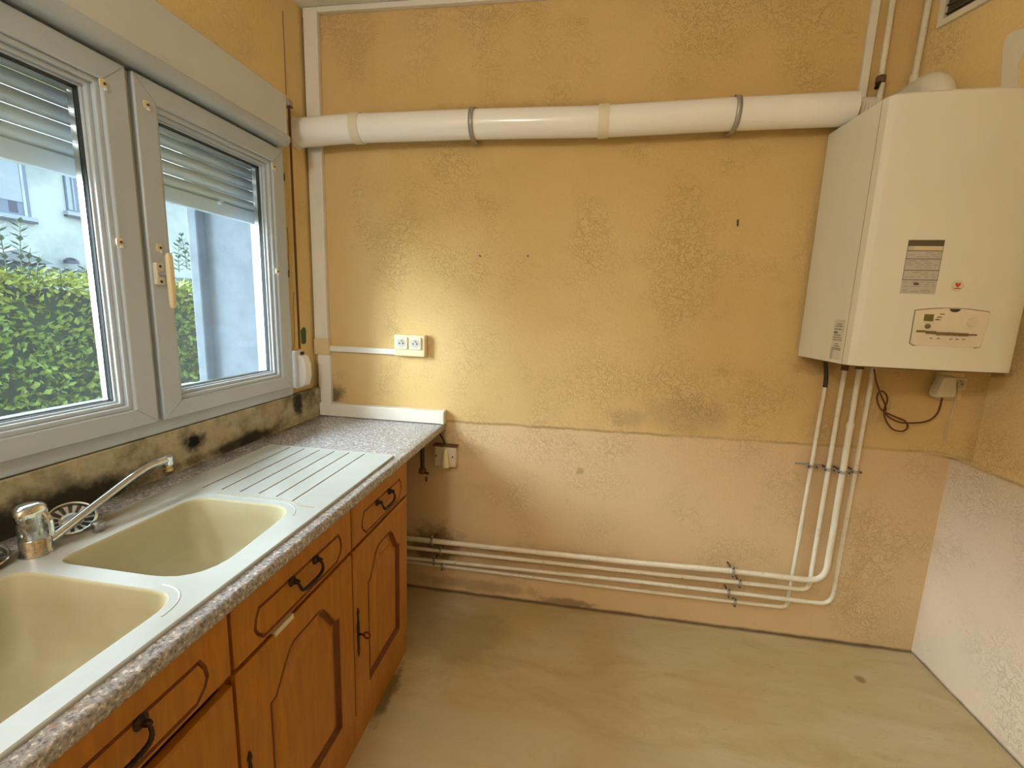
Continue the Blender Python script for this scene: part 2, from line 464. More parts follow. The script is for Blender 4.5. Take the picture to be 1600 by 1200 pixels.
# ------------------------------------------------------------------ mesh helpers
class MB:
    def __init__(self):
        self.v, self.f = [], []

    def add(self, vs, fs):
        o = len(self.v)
        self.v += [tuple(x) for x in vs]
        self.f += [tuple(i + o for i in f) for f in fs]
        return self

    def box(self, x0, x1, y0, y1, z0, z1):
        x0, x1 = min(x0, x1), max(x0, x1)
        y0, y1 = min(y0, y1), max(y0, y1)
        z0, z1 = min(z0, z1), max(z0, z1)
        v = [(x0, y0, z0), (x1, y0, z0), (x1, y1, z0), (x0, y1, z0), (x0, y0, z1), (x1, y0, z1), (x1, y1, z1), (x0, y1, z1)]
        return self.add(v, [(0, 3, 2, 1), (4, 5, 6, 7), (0, 1, 5, 4), (1, 2, 6, 5), (2, 3, 7, 6), (3, 0, 4, 7)])

    def tube(self, pts, r, n=12, cap=True):
        pts = [Vector(q) for q in pts]
        rs = r if isinstance(r, (list, tuple)) else [r] * len(pts)
        rings, up = [], None
        for i, q in enumerate(pts):
            t = (pts[min(i + 1, len(pts) - 1)] - pts[max(i - 1, 0)]).normalized()
            if up is None:
                up = Vector((0, 0, 1)) if abs(t.z) < 0.9 else Vector((1, 0, 0))
            a = (up - t * up.dot(t)).normalized()
            b = t.cross(a)
            up = a
            rings.append([q + (a * math.cos(2 * math.pi * j / n) + b * math.sin(2 * math.pi * j / n)) * rs[i] for j in range(n)])
        v = [x for g in rings for x in g]
        f = []
        for i in range(len(pts) - 1):
            for j in range(n):
                f.append((i * n + j, i * n + (j + 1) % n, (i + 1) * n + (j + 1) % n, (i + 1) * n + j))
        if cap:
            f.append(tuple(range(n - 1, -1, -1)))
            f.append(tuple((len(pts) - 1) * n + j for j in range(n)))
        return self.add(v, f)

    def cyl(self, a, b, r, n=16, r2=None):
        return self.tube([a, b], [r, r if r2 is None else r2], n)

    def lathe(self, prof, c=(0, 0, 0), axis=(0, 0, 1), n=24, cap=True):
        ax = Vector(axis).normalized()
        u = ax.orthogonal().normalized()
        w = ax.cross(u)
        c = Vector(c)
        v, f = [], []
        for (r, h) in prof:
            for j in range(n):
                an = 2 * math.pi * j / n
                v.append(c + ax * h + (u * math.cos(an) + w * math.sin(an)) * max(r, 1e-5))
        for i in range(len(prof) - 1):
            for j in range(n):
                f.append((i * n + j, i * n + (j + 1) % n, (i + 1) * n + (j + 1) % n, (i + 1) * n + j))
        if cap:
            f.append(tuple(range(n - 1, -1, -1)))
            f.append(tuple((len(prof) - 1) * n + j for j in range(n)))
        return self.add(v, f)

    def prism(self, outline, fn0, fn1):
        """outline of 2-D points lifted to two 3-D faces"""
        n = len(outline)
        v = [fn0(*q) for q in outline] + [fn1(*q) for q in outline]
        f = [tuple(range(n - 1, -1, -1)), tuple(range(n, 2 * n))]
        f += [(i, (i + 1) % n, n + (i + 1) % n, n + i) for i in range(n)]
        return self.add(v, f)

    def loops(self, rings, close_last=True, close_first=False):
        n = len(rings[0])
        v = [x for g in rings for x in g]
        f = []
        for i in range(len(rings) - 1):
            for j in range(n):
                f.append((i * n + j, i * n + (j + 1) % n, (i + 1) * n + (j + 1) % n, (i + 1) * n + j))
        if close_last:
            f.append(tuple((len(rings) - 1) * n + j for j in range(n)))
        if close_first:
            f.append(tuple(range(n - 1, -1, -1)))
        return self.add(v, f)

    def plate(self, outer, holes, lift):
        """flat face with holes: outlines in 2-D, lifted by lift(u, v)"""
        bm = bmesh.new()
        edges = []
        for ol in [outer] + holes:
            vs = [bm.verts.new((q[0], q[1], 0)) for q in ol]
            for i in range(len(vs)):
                edges.append(bm.edges.new((vs[i], vs[(i + 1) % len(vs)])))
        bmesh.ops.triangle_fill(bm, use_beauty=True, use_dissolve=False, edges=edges)
        bm.verts.index_update()
        self.add([lift(x.co.x, x.co.y) for x in bm.verts], [tuple(x.index for x in fc.verts) for fc in bm.faces])
        bm.free()
        return self

    def build(self, name, mat, parent=None, smooth=True, bevel=0.0, seg=2, angle=35):
        me = bpy.data.meshes.new(name)
        me.from_pydata(self.v, [], self.f)
        bm = bmesh.new()
        bm.from_mesh(me)
        bmesh.ops.recalc_face_normals(bm, faces=bm.faces)
        bm.to_mesh(me)
        bm.free()
        if smooth:
            for q in me.polygons:
                q.use_smooth = True
            me.set_sharp_from_angle(angle=math.radians(angle))
        me.materials.append(M[mat] if isinstance(mat, str) else mat)
        o = bpy.data.objects.new(name, me)
        COL.objects.link(o)
        if parent:
            o.parent = parent
            o.matrix_parent_inverse = Matrix.Translation(-parent.matrix_basis.translation)
        if bevel:
            b = o.modifiers.new('bevel', 'BEVEL')
            b.width = bevel
            b.segments = seg
            b.limit_method = 'ANGLE'
            b.angle_limit = math.radians(40)
            b.harden_normals = False
        return o


def box(name, mat, parent, x0, x1, y0, y1, z0, z1, bevel=0.0, seg=2):
    return MB().box(x0, x1, y0, y1, z0, z1).build(name, mat, parent, bevel=bevel, seg=seg)


def thing(name, label, cat, loc=(0, 0, 0), group=None):
    o = bpy.data.objects.new(name, None)
    o.empty_display_size = 0.05
    o.location = loc
    COL.objects.link(o)
    o['label'] = label
    o['category'] = cat
    if group:
        o['group'] = group
    return o


def tag(o, label, cat, group=None):
    o['label'] = label
    o['category'] = cat
    if group:
        o['group'] = group
    return o


def struct(o, label=None, cat=None):
    o['kind'] = 'structure'
    if label:
        o['label'] = label
    if cat:
        o['category'] = cat
    return o


def fillet(pts, r, n=8):
    pts = [Vector(q) for q in pts]
    out = [pts[0]]
    for i in range(1, len(pts) - 1):
        a, b, c = pts[i - 1], pts[i], pts[i + 1]
        u, w = (a - b).normalized(), (c - b).normalized()
        ang = u.angle(w)
        if ang > math.pi - 0.02:
            out.append(b)
            continue
        d = min(r / math.tan(ang / 2), (a - b).length * 0.49, (c - b).length * 0.49)
        p0, p1 = b + u * d, b + w * d
        for k2 in range(n + 1):
            t = k2 / n
            out.append(p0 * (1 - t) ** 2 + b * 2 * t * (1 - t) + p1 * t * t)
    out.append(pts[-1])
    return out


def catmull(pts, n=8):
    pts = [Vector(q) for q in pts]
    P = [pts[0] * 2 - pts[1]] + pts + [pts[-1] * 2 - pts[-2]]
    out = []
    for i in range(1, len(P) - 2):
        for k2 in range(n):
            t = k2 / n
            a, b, c, d = P[i - 1], P[i], P[i + 1], P[i + 2]
            out.append(0.5 * ((2 * b) + (c - a) * t + (2 * a - 5 * b + 4 * c - d) * t * t + (3 * b - a - 3 * c + d) * t ** 3))
    out.append(pts[-1])
    return out


def rounded(poly, r, n=6):
    """round the corners of a 2-D polygon; r may be a list"""
    res = []
    m2 = len(poly)
    rs = r if isinstance(r, (list, tuple)) else [r] * m2
    for i in range(m2):
        a, b, c = (Vector((*poly[(i + d) % m2], 0)) for d in (-1, 0, 1))
        u, w = (a - b).normalized(), (c - b).normalized()
        d = min(rs[i] / math.tan(u.angle(w) / 2), (a - b).length * 0.49, (c - b).length * 0.49)
        p0, p1 = b + u * d, b + w * d
        for k2 in range(n + 1):
            t = k2 / n
            q = p0 * (1 - t) ** 2 + b * 2 * t * (1 - t) + p1 * t * t
            res.append((q.x, q.y))
    return res


def inset(poly, d):
    """offset a 2-D polygon inwards by d (any winding)"""
    n = len(poly)
    ar = sum(poly[i][0] * poly[(i + 1) % n][1] - poly[(i + 1) % n][0] * poly[i][1] for i in range(n))
    s = 1 if ar > 0 else -1
    out = []
    for i in range(n):
        a, b, c = Vector(poly[i - 1]), Vector(poly[i]), Vector(poly[(i + 1) % n])
        e1, e2 = (b - a), (c - b)
        if e1.length < 1e-7:
            e1 = e2
        if e2.length < 1e-7:
            e2 = e1
        e1.normalize()
        e2.normalize()
        n1, n2 = Vector((-e1.y, e1.x)) * s, Vector((-e2.y, e2.x)) * s
        bis = n1 + n2
        bis = bis.normalized() if bis.length > 1e-6 else n1
        q = b + bis * (d / max(0.5, bis.dot(n1)))
        out.append((q.x, q.y))
    return out


# ------------------------------------------------------------------ room shell
struct(box('floor', 'floor', None, -0.05, ROOM_W + 0.15, REAR - 0.1, 0.15, -0.12, 0.0))
struct(box('ceiling', 'ceiling', None, -0.5, ROOM_W + 0.15, REAR - 0.1, 0.15, CEIL, CEIL + 0.15))
struct(box('wall_back', 'wall_back', None, -0.5, ROOM_W + 0.15, 0.0, 0.15, -0.12, CEIL))
struct(box('wall_right', 'wall_right', None, ROOM_W, ROOM_W + 0.15, REAR, 0.0, -0.12, CEIL))
struct(box('wall_rear', 'rear_wall', None, -0.5, ROOM_W + 0.15, REAR - 0.12, REAR, -0.12, CEIL))

OY0, OY1, OZ0, OZ1 = -1.50, -0.195, 1.00, 1.99     # opening in the left wall
b = MB()
b.box(-0.42, 0, REAR, OY0, -0.12, CEIL)
b.box(-0.42, 0, OY1, 0.0, -0.12, CEIL)
b.box(-0.42, 0, OY0, OY1, -0.12, OZ0)
b.box(-0.42, 0, OY0, OY1, OZ1, CEIL)
wall_left = struct(b.build('wall_left', 'wall_left', None, smooth=False))
MB().box(0.0, 0.033, -2.2, 0.0, 0.0, 0.982).build('lower_plaster', 'mould', wall_left, bevel=0.004)
# outside render of the reveal and a rough proud strip at its outer edge
MB().box(-0.362, -0.005, OY1 - 0.006, OY1 + 0.001, OZ0, OZ1).build('reveal_render', 'render', wall_left)
MB().box(-0.405, -0.360, OY1 - 0.046, OY1 + 0.001, OZ0, OZ1).build('reveal_edge', 'render', wall_left, bevel=0.006)
# old green paint showing through and hairline cracks in the plaster
def jag(yc, zc, hy, hz, n=16, seed=3):
    rnd = random.Random(seed)
    out = []
    for i in range(n):
        a = 2 * math.pi * i / n
        q = 1 + rnd.uniform(-0.14, 0.14)
        ca, sa = math.cos(a), math.sin(a)
        out.append((yc + hy * q * math.copysign(abs(ca) ** 0.5, ca), zc + hz * q * math.copysign(abs(sa) ** 0.5, sa)))
    return out
MB().prism(jag(-0.090, 1.228, 0.020, 0.036), lambda y, z: (-0.001, y, z), lambda y, z: (0.0012, y, z)).build('green_paint_patch', 'green_paint', wall_left)
def crack(pts, r=0.0016):
    MB().tube(catmull(pts, 4), r, 5).build('plaster_crack', 'groove', wall_left)
rz = random.Random(5)
crack([(0.0005, -0.140 + rz.uniform(-.003, .003), z) for z in (2.20, 2.26, 2.32, 2.38, 2.44, 2.50)], 0.0022)
crack([(0.0005, -0.006 + rz.uniform(-.002, .002), z) for z in (2.14, 2.2, 2.3, 2.4, 2.5, 2.55)], 0.0035)
crack([(0.0005, -0.170 + rz.uniform(-.004, .004), z) for z in (1.50, 1.56, 1.62, 1.68)], 0.0016)
crack([(0.0005, -0.150 + rz.uniform(-.006, .006), z) for z in (1.18, 1.26, 1.34, 1.42)], 0.0012)

# rounded plaster corner above the dirt line between back and right wall
b = MB()
Rf = 0.10
arc = [(ROOM_W - Rf + Rf * math.sin(a), -Rf + Rf * math.cos(a)) for a in [i * math.pi / 2 / 10 for i in range(11)]]
arc = [(ROOM_W - Rf, 0.002)] + arc + [(ROOM_W + 0.002, -Rf), (ROOM_W + 0.002, 0.002)]
b.prism(arc, lambda x, y: (x, y, 0.872), lambda x, y: (x, y, CEIL))
b.build('plaster_corner', 'wall_back', bpy.data.objects['wall_right'])

# plaster boxing above the boiler, with an air vent in its side
A0, A1 = Vector((2.355, 0.0)), Vector((2.50, -0.42))
b = MB()
ol = [(A0.x, 0.001), (A1.x, A1.y), (ROOM_W + 0.001, A1.y - 0.06), (ROOM_W + 0.001, 0.001)]
b.prism(ol, lambda x, y: (x, y, 2.060), lambda x, y: (x, y, CEIL))
wall_boxing = struct(b.build('wall_boxing', 'wall_right', None, smooth=False))
fd = (A1 - A0).normalized()
fn = Vector((fd.y, -fd.x)) * 1.0
if fn.x > 0:
    fn = -fn


def onface(s, z, h):
    q = A0 + fd * s + fn * h
    return (q.x, q.y, z)


vent = thing('air_vent', 'dark air vent in a cream frame high above the boiler', 'vent', onface(0.2, 2.36, 0))
fr = [(0.050, 2.365, 0.30, 2.385), (0.050, 2.385, 0.068, 2.55), (0.282, 2.385, 0.30, 2.55), (0.050, 2.535, 0.30, 2.555)]
b = MB()
for (s0, z0, s1, z1) in fr:
    b.prism([(s0, z0), (s1, z0), (s1, z1), (s0, z1)], lambda s, z: onface(s, z, -0.002), lambda s, z: onface(s, z, 0.014))
b.build('frame', 'upvc_old', vent, smooth=False)
b = MB().prism([(0.066, 2.383), (0.284, 2.383), (0.284, 2.54), (0.066, 2.54)], lambda s, z: onface(s, z, -0.001), lambda s, z: onface(s, z, 0.002))
b.build('dark_opening', 'hole', vent, smooth=False)
for i in range(6):
    zz = 2.398 + i * 0.025
    MB().prism([(0.067, zz), (0.283, zz), (0.283, zz + 0.004), (0.067, zz + 0.004)], lambda s, z: onface(s, z, 0.001), lambda s, z: onface(s, z, 0.009)).build('slat', 'label_dark', vent, smooth=False)
# pale smoothed patch
def facepx(px, py):
    r = RR @ Vector(((px - 800) / FPX, 1.0, -(py - 600) / FPX))
    n3 = Vector((fn.x, fn.y, 0))
    o3 = Vector((CX, CY, CZ))
    t = (Vector((A0.x, A0.y, 0)) - o3).dot(n3) / r.dot(n3)
    q = o3 + r * t
    return (Vector((q.x, q.y)) - A0).dot(fd), q.z


pt = [facepx(1566, 138), facepx(1569, 80), facepx(1573, 60), facepx(1582, 51), facepx(1603, 44), facepx(1602, 80), facepx(1594, 100), facepx(1592, 140)]
MB().prism(pt, lambda s, z: onface(s, z, -0.002), lambda s, z: onface(s, z, 0.006)).build('pale_plaster_patch', 'upvc_old', wall_boxing)

# nails and holes in the back wall
for i, (q, w) in enumerate((((750, 400), 'left small dark nail hole of the pair in the back wall'), ((825, 400), 'right small dark nail hole of the pair in the back wall'), ((1152, 345), 'small rusty nail in the wall left of the boiler'))):
    c0 = PX(*q, 'y', 0)
    o = MB().cyl((c0.x, 0.004, c0.z), (c0.x, -0.004 if i < 2 else -0.012, c0.z), 0.0038 if i < 2 else 0.003, 10).build('wall_nail', 'screw', None)
    tag(o, w, 'nail')
o = MB().tube([(PX(1152, 345, 'y', 0).x, -0.006, 1.750), (PX(1152, 345, 'y', 0).x + .002, -0.006, 1.728)], 0.003, 8).build('nail_shank', 'rust', o)

# ------------------------------------------------------------------ window
win = struct(thing('window_1', 'white two-leaf window above the sink', 'window', (0.0, -0.85, 0.985)))
XF = 0.045


def frame_ring(name, mat, parent, y0, y1, z0, z1, w, x0, x1, bevel=0.003, wb=None, wt=None):
    """mitred rectangular frame, four members in one ring"""
    wb = wb or w
    wt = wt or w
    o_ = [(y0, z0), (y1, z0), (y1, z1), (y0, z1)]
    i_ = [(y0 + w, z0 + wb), (y1 - w, z0 + wb), (y1 - w, z1 - wt), (y0 + w, z1 - wt)]
    b2 = MB()
    for xa, flip in ((x0, 0), (x1, 1)):
        pass
    v = [(x0, *q) for q in o_] + [(x0, *q) for q in i_] + [(x1, *q) for q in o_] + [(x1, *q) for q in i_]
    f = []
    for i in range(4):
        j = (i + 1) % 4
        f += [(i, j, 4 + j, 4 + i), (8 + i, 12 + i, 12 + j, 8 + j), (i, 8 + i, 8 + j, j), (4 + i, 4 + j, 12 + j, 12 + i)]
    b2.add(v, f)
    return b2.build(name, mat, parent, bevel=bevel)


FY0, FY1 = -1.475, -0.228
frame_ring('frame', 'upvc', win, FY0, FY1, 0.985, 2.0, 0.03, -0.055, 0.034, 0.003, wb=0.045)


def sash(y0, y1, nm):
    s = frame_ring(nm, 'upvc', win, y0, y1, 1.022, 1.955, 0.063, -0.03, XF, 0.0035, wb=0.050, wt=0.058)
    gy0, gy1, gz0, gz1 = y0 + 0.063, y1 - 0.063, 1.072, 1.897
    frame_ring('glazing_bead', 'upvc', s, gy0 - 0.001, gy1 + 0.001, gz0 - 0.001, gz1 + 0.001, 0.013, 0.0, 0.036, 0.003)
    frame_ring('glazing_lip', 'upvc', s, gy0 + 0.011, gy1 - 0.011, gz0 + 0.011, gz1 - 0.011, 0.011, -0.004, 0.024, 0.003)
    frame_ring('glazing_step', 'upvc', s, gy0 + 0.021, gy1 - 0.021, gz0 + 0.021, gz1 - 0.021, 0.006, -0.004, 0.013, 0.002)
    frame_ring('gasket', 'gasket', s, gy0 + 0.026, gy1 - 0.026, gz0 + 0.026, gz1 - 0.026, 0.003, -0.002, 0.006, 0)
    frame_ring('spacer', 'steel', s, gy0 + 0.0265, gy1 - 0.0265, gz0 + 0.0265, gz1 - 0.0265, 0.006, -0.020, -0.004, 0)
    box('pane', 'glass', s, -0.0035, 0.0005, gy0 + 0.020, gy1 - 0.020, gz0 + 0.020, gz1 - 0.020)
    # mitre lines
    for (ya, yb) in ((y0, gy0), (y1, gy1)):
        for (za, zb) in ((1.022, gz0), (1.955, gz1)):
            MB().tube([(XF + 0.0002, ya, za), (XF + 0.0002, yb, zb)], 0.0006, 4).build('mitre_joint', 'label_line', s)
    return s


sR = sash(-0.841, -0.240, 'sash')
sL = sash(-1.462, -0.859, 'sash')
box('centre_gap', 'gasket', win, -0.02, 0.018, -0.8595, -0.8405, 1.022, 1.955)
box('centre_bead', 'label_grey', win, 0.016, 0.030, -0.859, -0.841, 1.03, 1.955, 0.002)

# cream plugs and screw chips where old fittings were
for (q, s_) in (((160, 130), sL), ((228, 163), sR), ((427, 260), sR), ((186, 378), sL), ((248, 387), sR), ((433, 424), sR)):
    c0 = PX(*q, 'x', XF)
    pg = MB().prism(rounded([(c0.y - 0.008, c0.z - 0.010), (c0.y + 0.008, c0.z - 0.010), (c0.y + 0.008, c0.z + 0.010), (c0.y - 0.008, c0.z + 0.010)], 0.006),
               lambda y, z: (XF - 0.001, y, z), lambda y, z: (XF + 0.0025, y, z)).build('cream_plug', 'cream', s_)
    MB().cyl((XF + 0.0015, c0.y + 0.003, c0.z), (XF + 0.0040, c0.y + 0.003, c0.z), 0.0035, 8).build('screw', 'screw', s_)
    MB().cyl((XF + 0.001, c0.y + 0.004, c0.z - 0.011), (XF + 0.0035, c0.y + 0.004, c0.z - 0.011), 0.004, 8).build('filler_dab', 'white_plastic', s_)
for (q) in ((438, 274), (446, 427)):
    c0 = PX(*q, 'x', XF)
    box('hinge_slot', 'rust', sR, XF - 0.002, XF + 0.001, -0.2395, -0.2355, c0.z - 0.014, c0.z + 0.014)

# handle
hb = PX(246, 428, 'x', XF)
hd = MB().prism(rounded([(hb.y - 0.012, hb.z - 0.031), (hb.y + 0.012, hb.z - 0.031), (hb.y + 0.012, hb.z + 0.031), (hb.y - 0.012, hb.z + 0.031)], 0.006),
                lambda y, z: (XF - 0.001, y, z), lambda y, z: (XF + 0.011, y, z)).build('handle_plate', 'cream_grey', sR, bevel=0.002)
MB().cyl((XF + 0.010, hb.y, hb.z), (0.088, hb.y, hb.z), 0.008, 16).build('handle_stem', 'zinc', sR)
b = MB()
zs = [hb.z + 0.058, hb.z + 0.05, hb.z + 0.02, hb.z - 0.03, hb.z - 0.085, hb.z - 0.094]
b.loops([[(0.087 + dx * sc, hb.y + dy * sc, z) for (dx, dy) in rounded([(-0.007, -0.009), (0.007, -0.009), (0.007, 0.009), (-0.007, 0.009)], 0.005, 3)] for z, sc in zip(zs, (0.5, 0.9, 1.0, 1.0, 0.9, 0.5))], True, True)
b.build('handle_lever', 'cream', sR)
for dz in (-0.021, 0.021):
    MB().cyl((XF + 0.0105, hb.y, hb.z + dz), (XF + 0.0125, hb.y, hb.z + dz), 0.004, 10).build('screw', 'screw', sR)

# exterior stone sill
struct(box('trim_1', 'render', None, -0.46, -0.056, OY0 + 0.005, OY1 - 0.03, OZ0 - 0.03, OZ0 + 0.012, 0.006))

# roller shutter, half down, outside the panes
rs = thing('roller_shutter', 'pale grey slatted roller shutter half lowered outside the window', 'shutter', (-0.11, -0.85, 1.68))
sl_prof = [(-0.006, 0.0), (0.001, 0.004), (0.006, 0.014), (0.006, 0.026), (0.001, 0.036), (-0.006, 0.0395)]
for i in range(8):
    z0 = 1.728 + i * 0.0405
    if z0 > 1.985:
        break
    prof = [(-0.105 + dx, z0 + dz) for dx, dz in sl_prof]
    MB().prism(prof, lambda x, z: (x, OY0 + 0.012, z), lambda x, z: (x, OY1 - 0.018, z)).build('slat', 'shutter', rs, angle=50)
bb = MB().prism(rounded([(-0.115, 1.680), (-0.097, 1.680), (-0.097, 1.728), (-0.115, 1.728)], 0.003), lambda x, z: (x, OY0 + 0.012, z), lambda x, z: (x, OY1 - 0.018, z)).build('bottom_bar', 'shutter', rs)
for yy in (-0.42, -1.25):
    MB().cyl((-0.099, yy, 1.724), (-0.082, yy, 1.724), 0.008, 10).build('stop_knob', 'shutter', bb)
for yy in (OY0 + 0.001, OY1 - 0.030):
    box('guide_rail', 'upvc', rs, -0.125, -0.088, yy, yy + 0.013, OZ0 + 0.012, OZ1)

# shutter box indoors above the window
sb = thing('shutter_box', 'long white roller shutter box above the window', 'shutter box', (0.0, -0.9, 1.968))
box('front_board', 'casing', sb, 0.0, 0.078, -1.78, -0.255, 1.985, 2.147, 0.003)
qr = [(0.0, 1.965)] + [(0.062 + 0.024 * math.sin(a), 1.989 - 0.024 * math.cos(a)) for a in [i * math.pi / 2 / 8 for i in range(9)]] + [(0.086, 1.997), (0.080, 2.004), (0.0, 2.004)]
MB().prism(qr, lambda x, z: (x, -1.78, z), lambda x, z: (x, -0.25, z)).build('bottom_moulding', 'upvc', sb, angle=50)
box('end_cap', 'casing', sb, 0.0, 0.074, -0.256, -0.248, 2.003, 2.145, 0.002)

# strap and winder
st = thing('shutter_strap', 'brown webbing strap running down to a white winder beside the window', 'strap', (0.02, -0.145, 1.02))
s0, s1 = PX(451, 162, 'x', 0.024), PX(468, 545, 'x', 0.026)
b = MB()
for t0 in (0,):
    a, c = s0, s1
    b.add([(a.x, a.y - 0.007, a.z), (a.x, a.y + 0.007, a.z), (c.x, c.y + 0.007, c.z), (c.x, c.y - 0.007, c.z),
           (a.x + 0.0015, a.y - 0.007, a.z), (a.x + 0.0015, a.y + 0.007, a.z), (c.x + 0.0015, c.y + 0.007, c.z), (c.x + 0.0015, c.y - 0.007, c.z)],
          [(0, 1, 2, 3), (4, 7, 6, 5), (0, 4, 5, 1), (1, 5, 6, 2), (2, 6, 7, 3), (3, 7, 4, 0)])
b.build('webbing', 'strap', st)
gd = MB().box(0.0, 0.034, s0.y - 0.014, s0.y + 0.014, s0.z - 0.012, s0.z + 0.014).build('strap_guide', 'zinc', st, bevel=0.003)
MB().cyl((0.03, s0.y - 0.012, s0.z - 0.010), (0.03, s0.y + 0.012, s0.z - 0.010), 0.005, 10).build('guide_roller', 'rust', gd)
wn = thing('strap_winder', 'white plastic strap winder box on the wall beside the window', 'winder', (0.0, -0.155, 1.0))
wy0, wy1, wz0, wz1 = -0.190, -0.118, 1.008, 1.158
MB().prism(rounded([(wy0 - .004, wz0 - .004), (wy1 - .022, wz0 - .004), (wy1 - .022, wz1 + .012), (wy0 - .004, wz1 + .012)], 0.012), lambda y, z: (0.0, y, z), lambda y, z: (0.026, y, z)).build('back_plate', 'white_plastic', wn, bevel=0.002)
prof = rounded([(0.018, wz0), (0.050, wz0 + 0.004), (0.062, wz0 + 0.05), (0.060, wz1 - 0.045), (0.048, wz1 - 0.012), (0.018, wz1 - 0.006)], 0.018)
MB().prism(prof, lambda x, z: (x, wy0 + 0.010, z), lambda x, z: (x, wy1 - 0.012, z)).build('cover', 'white_plastic', wn, bevel=0.006, seg=3, angle=50)
box('strap_slot', 'rubber', wn, 0.02, 0.034, -0.157, -0.140, wz1 - 0.012, wz1 + 0.004)

# ------------------------------------------------------------------ worktop
wt = MB()
X0, X1, Y0, Y1 = 0.033, 0.638, -1.78, -0.001
hx0, hx1, hy0, hy1 = 0.17, 0.585, -1.715, -0.915
rad = 0.010
prof = [(X0, 0.82), (X1 - 0.003, 0.82), (X1 - 0.0005, 0.822), (X1, 0.826), (X1, 0.8445), (X1 - 0.0012, 0.8478), (X1 - 0.0045, 0.85), (hx1, 0.85)]
# front rail with postformed edge over the full length
fr_prof = [(hx1, 0.82)] + prof[1:]
wt.prism(fr_prof, lambda x, z: (x, Y0, z), lambda x, z: (x, Y1, z))
wt.box(X0, hx0, Y0, Y1, 0.82, 0.85)
wt.box(hx0, hx1, hy1, Y1, 0.82, 0.85)
wt.box(hx0, hx1, Y0, hy0, 0.82, 0.85)
worktop = wt.build('worktop', 'worktop', None, angle=60)
tag(worktop, 'speckled grey laminate worktop running under the window', 'worktop')

# ------------------------------------------------------------------ sink
sk = thing('sink', 'cream composite double-bowl sink with ribbed drainer set in the worktop', 'sink', (0.36, -1.10, 0.85))
ZS = 0.857
outer = rounded([(0.126, -0.505), (0.606, -0.505), (0.606, -1.735), (0.126, -1.735)], [0.02, 0.02, 0.02, 0.02], 4)
bq1, br1 = [(0.245, -0.958), (0.535, -0.958), (0.560, -1.283), (0.232, -1.283)], [0.05, 0.075, 0.10, 0.035]
bowl1 = rounded(bq1, br1, 7)
bq2, br2 = [(0.20, -1.318), (0.560, -1.318), (0.560, -1.690), (0.20, -1.690)], [0.04, 0.06, 0.07, 0.07]
bowl2 = rounded(bq2, br2, 7)
grooves = []
for i, gx in enumerate((0.214, 0.273, 0.331, 0.388, 0.445, 0.503)):
    gy = -0.905 if i < 4 else (-0.912 if i == 4 else -0.930)
    w = 0.0026
    grooves.append([(gx - w, -0.522), (gx + w, -0.522), (gx + w, gy), (gx - w, gy)])
lift = lambda x, y: (x, y, ZS)
top = MB().plate(outer, [bowl1, bowl2] + grooves, lift)
# rim down to the worktop
o1 = [(x, y, ZS) for x, y in outer]
o2 = [(*q, ZS - 0.0012) for q in inset(outer, -0.0025)]
o3 = [(*q, ZS - 0.003) for q in inset(outer, -0.0035)]
o4 = [(*q, 0.8495) for q in inset(outer, -0.003)]
top.loops([o1, o2, o3, o4], False)
top.build('sink_top', 'sink', sk, angle=40)
for bo, bq, brd, dp in ((bowl1, bq1, br1, 0.165), (bowl2, bq2, br2, 0.165)):
    rings = [[(x, y, ZS) for x, y in bo]]
    for (ins, dz) in ((0.002, 0.0015), (0.0045, 0.006), (0.010, 0.05), (0.020, 0.11), (0.032, 0.145), (0.055, 0.162), (0.085, dp)):
        rings.append([(*q, ZS - dz) for q in rounded(inset(bq, ins), [max(0.03, v_ - ins * 0.3) for v_ in brd], 7)])
    bw = MB().loops(rings, True).build('bowl', 'sink_bowl', sk, angle=60)
    cx = sum(q[0] for q in bo) / len(bo) - 0.06
    cy = sum(q[1] for q in bo) / len(bo) - 0.02
    MB().lathe([(0.045, -0.002), (0.045, 0.002), (0.038, 0.003), (0.034, 0.0), (0.001, 0.0005)], (cx, cy, ZS - dp + 0.001), n=20).build('drain', 'steel', bw)
for g in grooves:
    ring = [[(x, y, ZS) for x, y in g], [(x, y, ZS - 0.004) for x, y in g]]
    MB().loops(ring, True).build('drainer_groove', 'sink_groove', sk, smooth=False)
# moulded ridges round the bowls
ri = [q for q in inset(bowl1, -0.020)]
idx = [q for q in ri if q[1] > -1.02]
MB().tube([(x, y, ZS - 0.0015) for x, y in idx], 0.0026, 8).build('moulded_ridge', 'sink', sk)
gl_ = [(x, y, ZS + 0.0002) for x, y in inset(bowl1, -0.033) if y > -0.945 and x > 0.26]
MB().tube(gl_, 0.0013, 6).build('drainer_edge_line', 'sink_groove', sk)
ri2 = [q for q in inset(bowl2, -0.016) if q[1] > -1.40 and q[0] > 0.50]
MB().tube([(x, y, ZS - 0.0015) for x, y in ri2], 0.0026, 8).build('moulded_ridge', 'sink', sk)
MB().box(0.536, 0.580, -0.951, -0.947, ZS - 0.001, ZS + 0.0006).build('drainer_edge_line', 'sink_groove', sk, bevel=0)
hair = [(0.415, -1.243, ZS - 0.006 - 0.08), (0.42, -1.262, ZS - 0.06), (0.427, -1.272, ZS - 0.03), (0.43, -1.2775, ZS - 0.010)]
MB().tube(catmull(hair, 4), 0.0007, 5).build('hairline_crack', 'groove', sk)

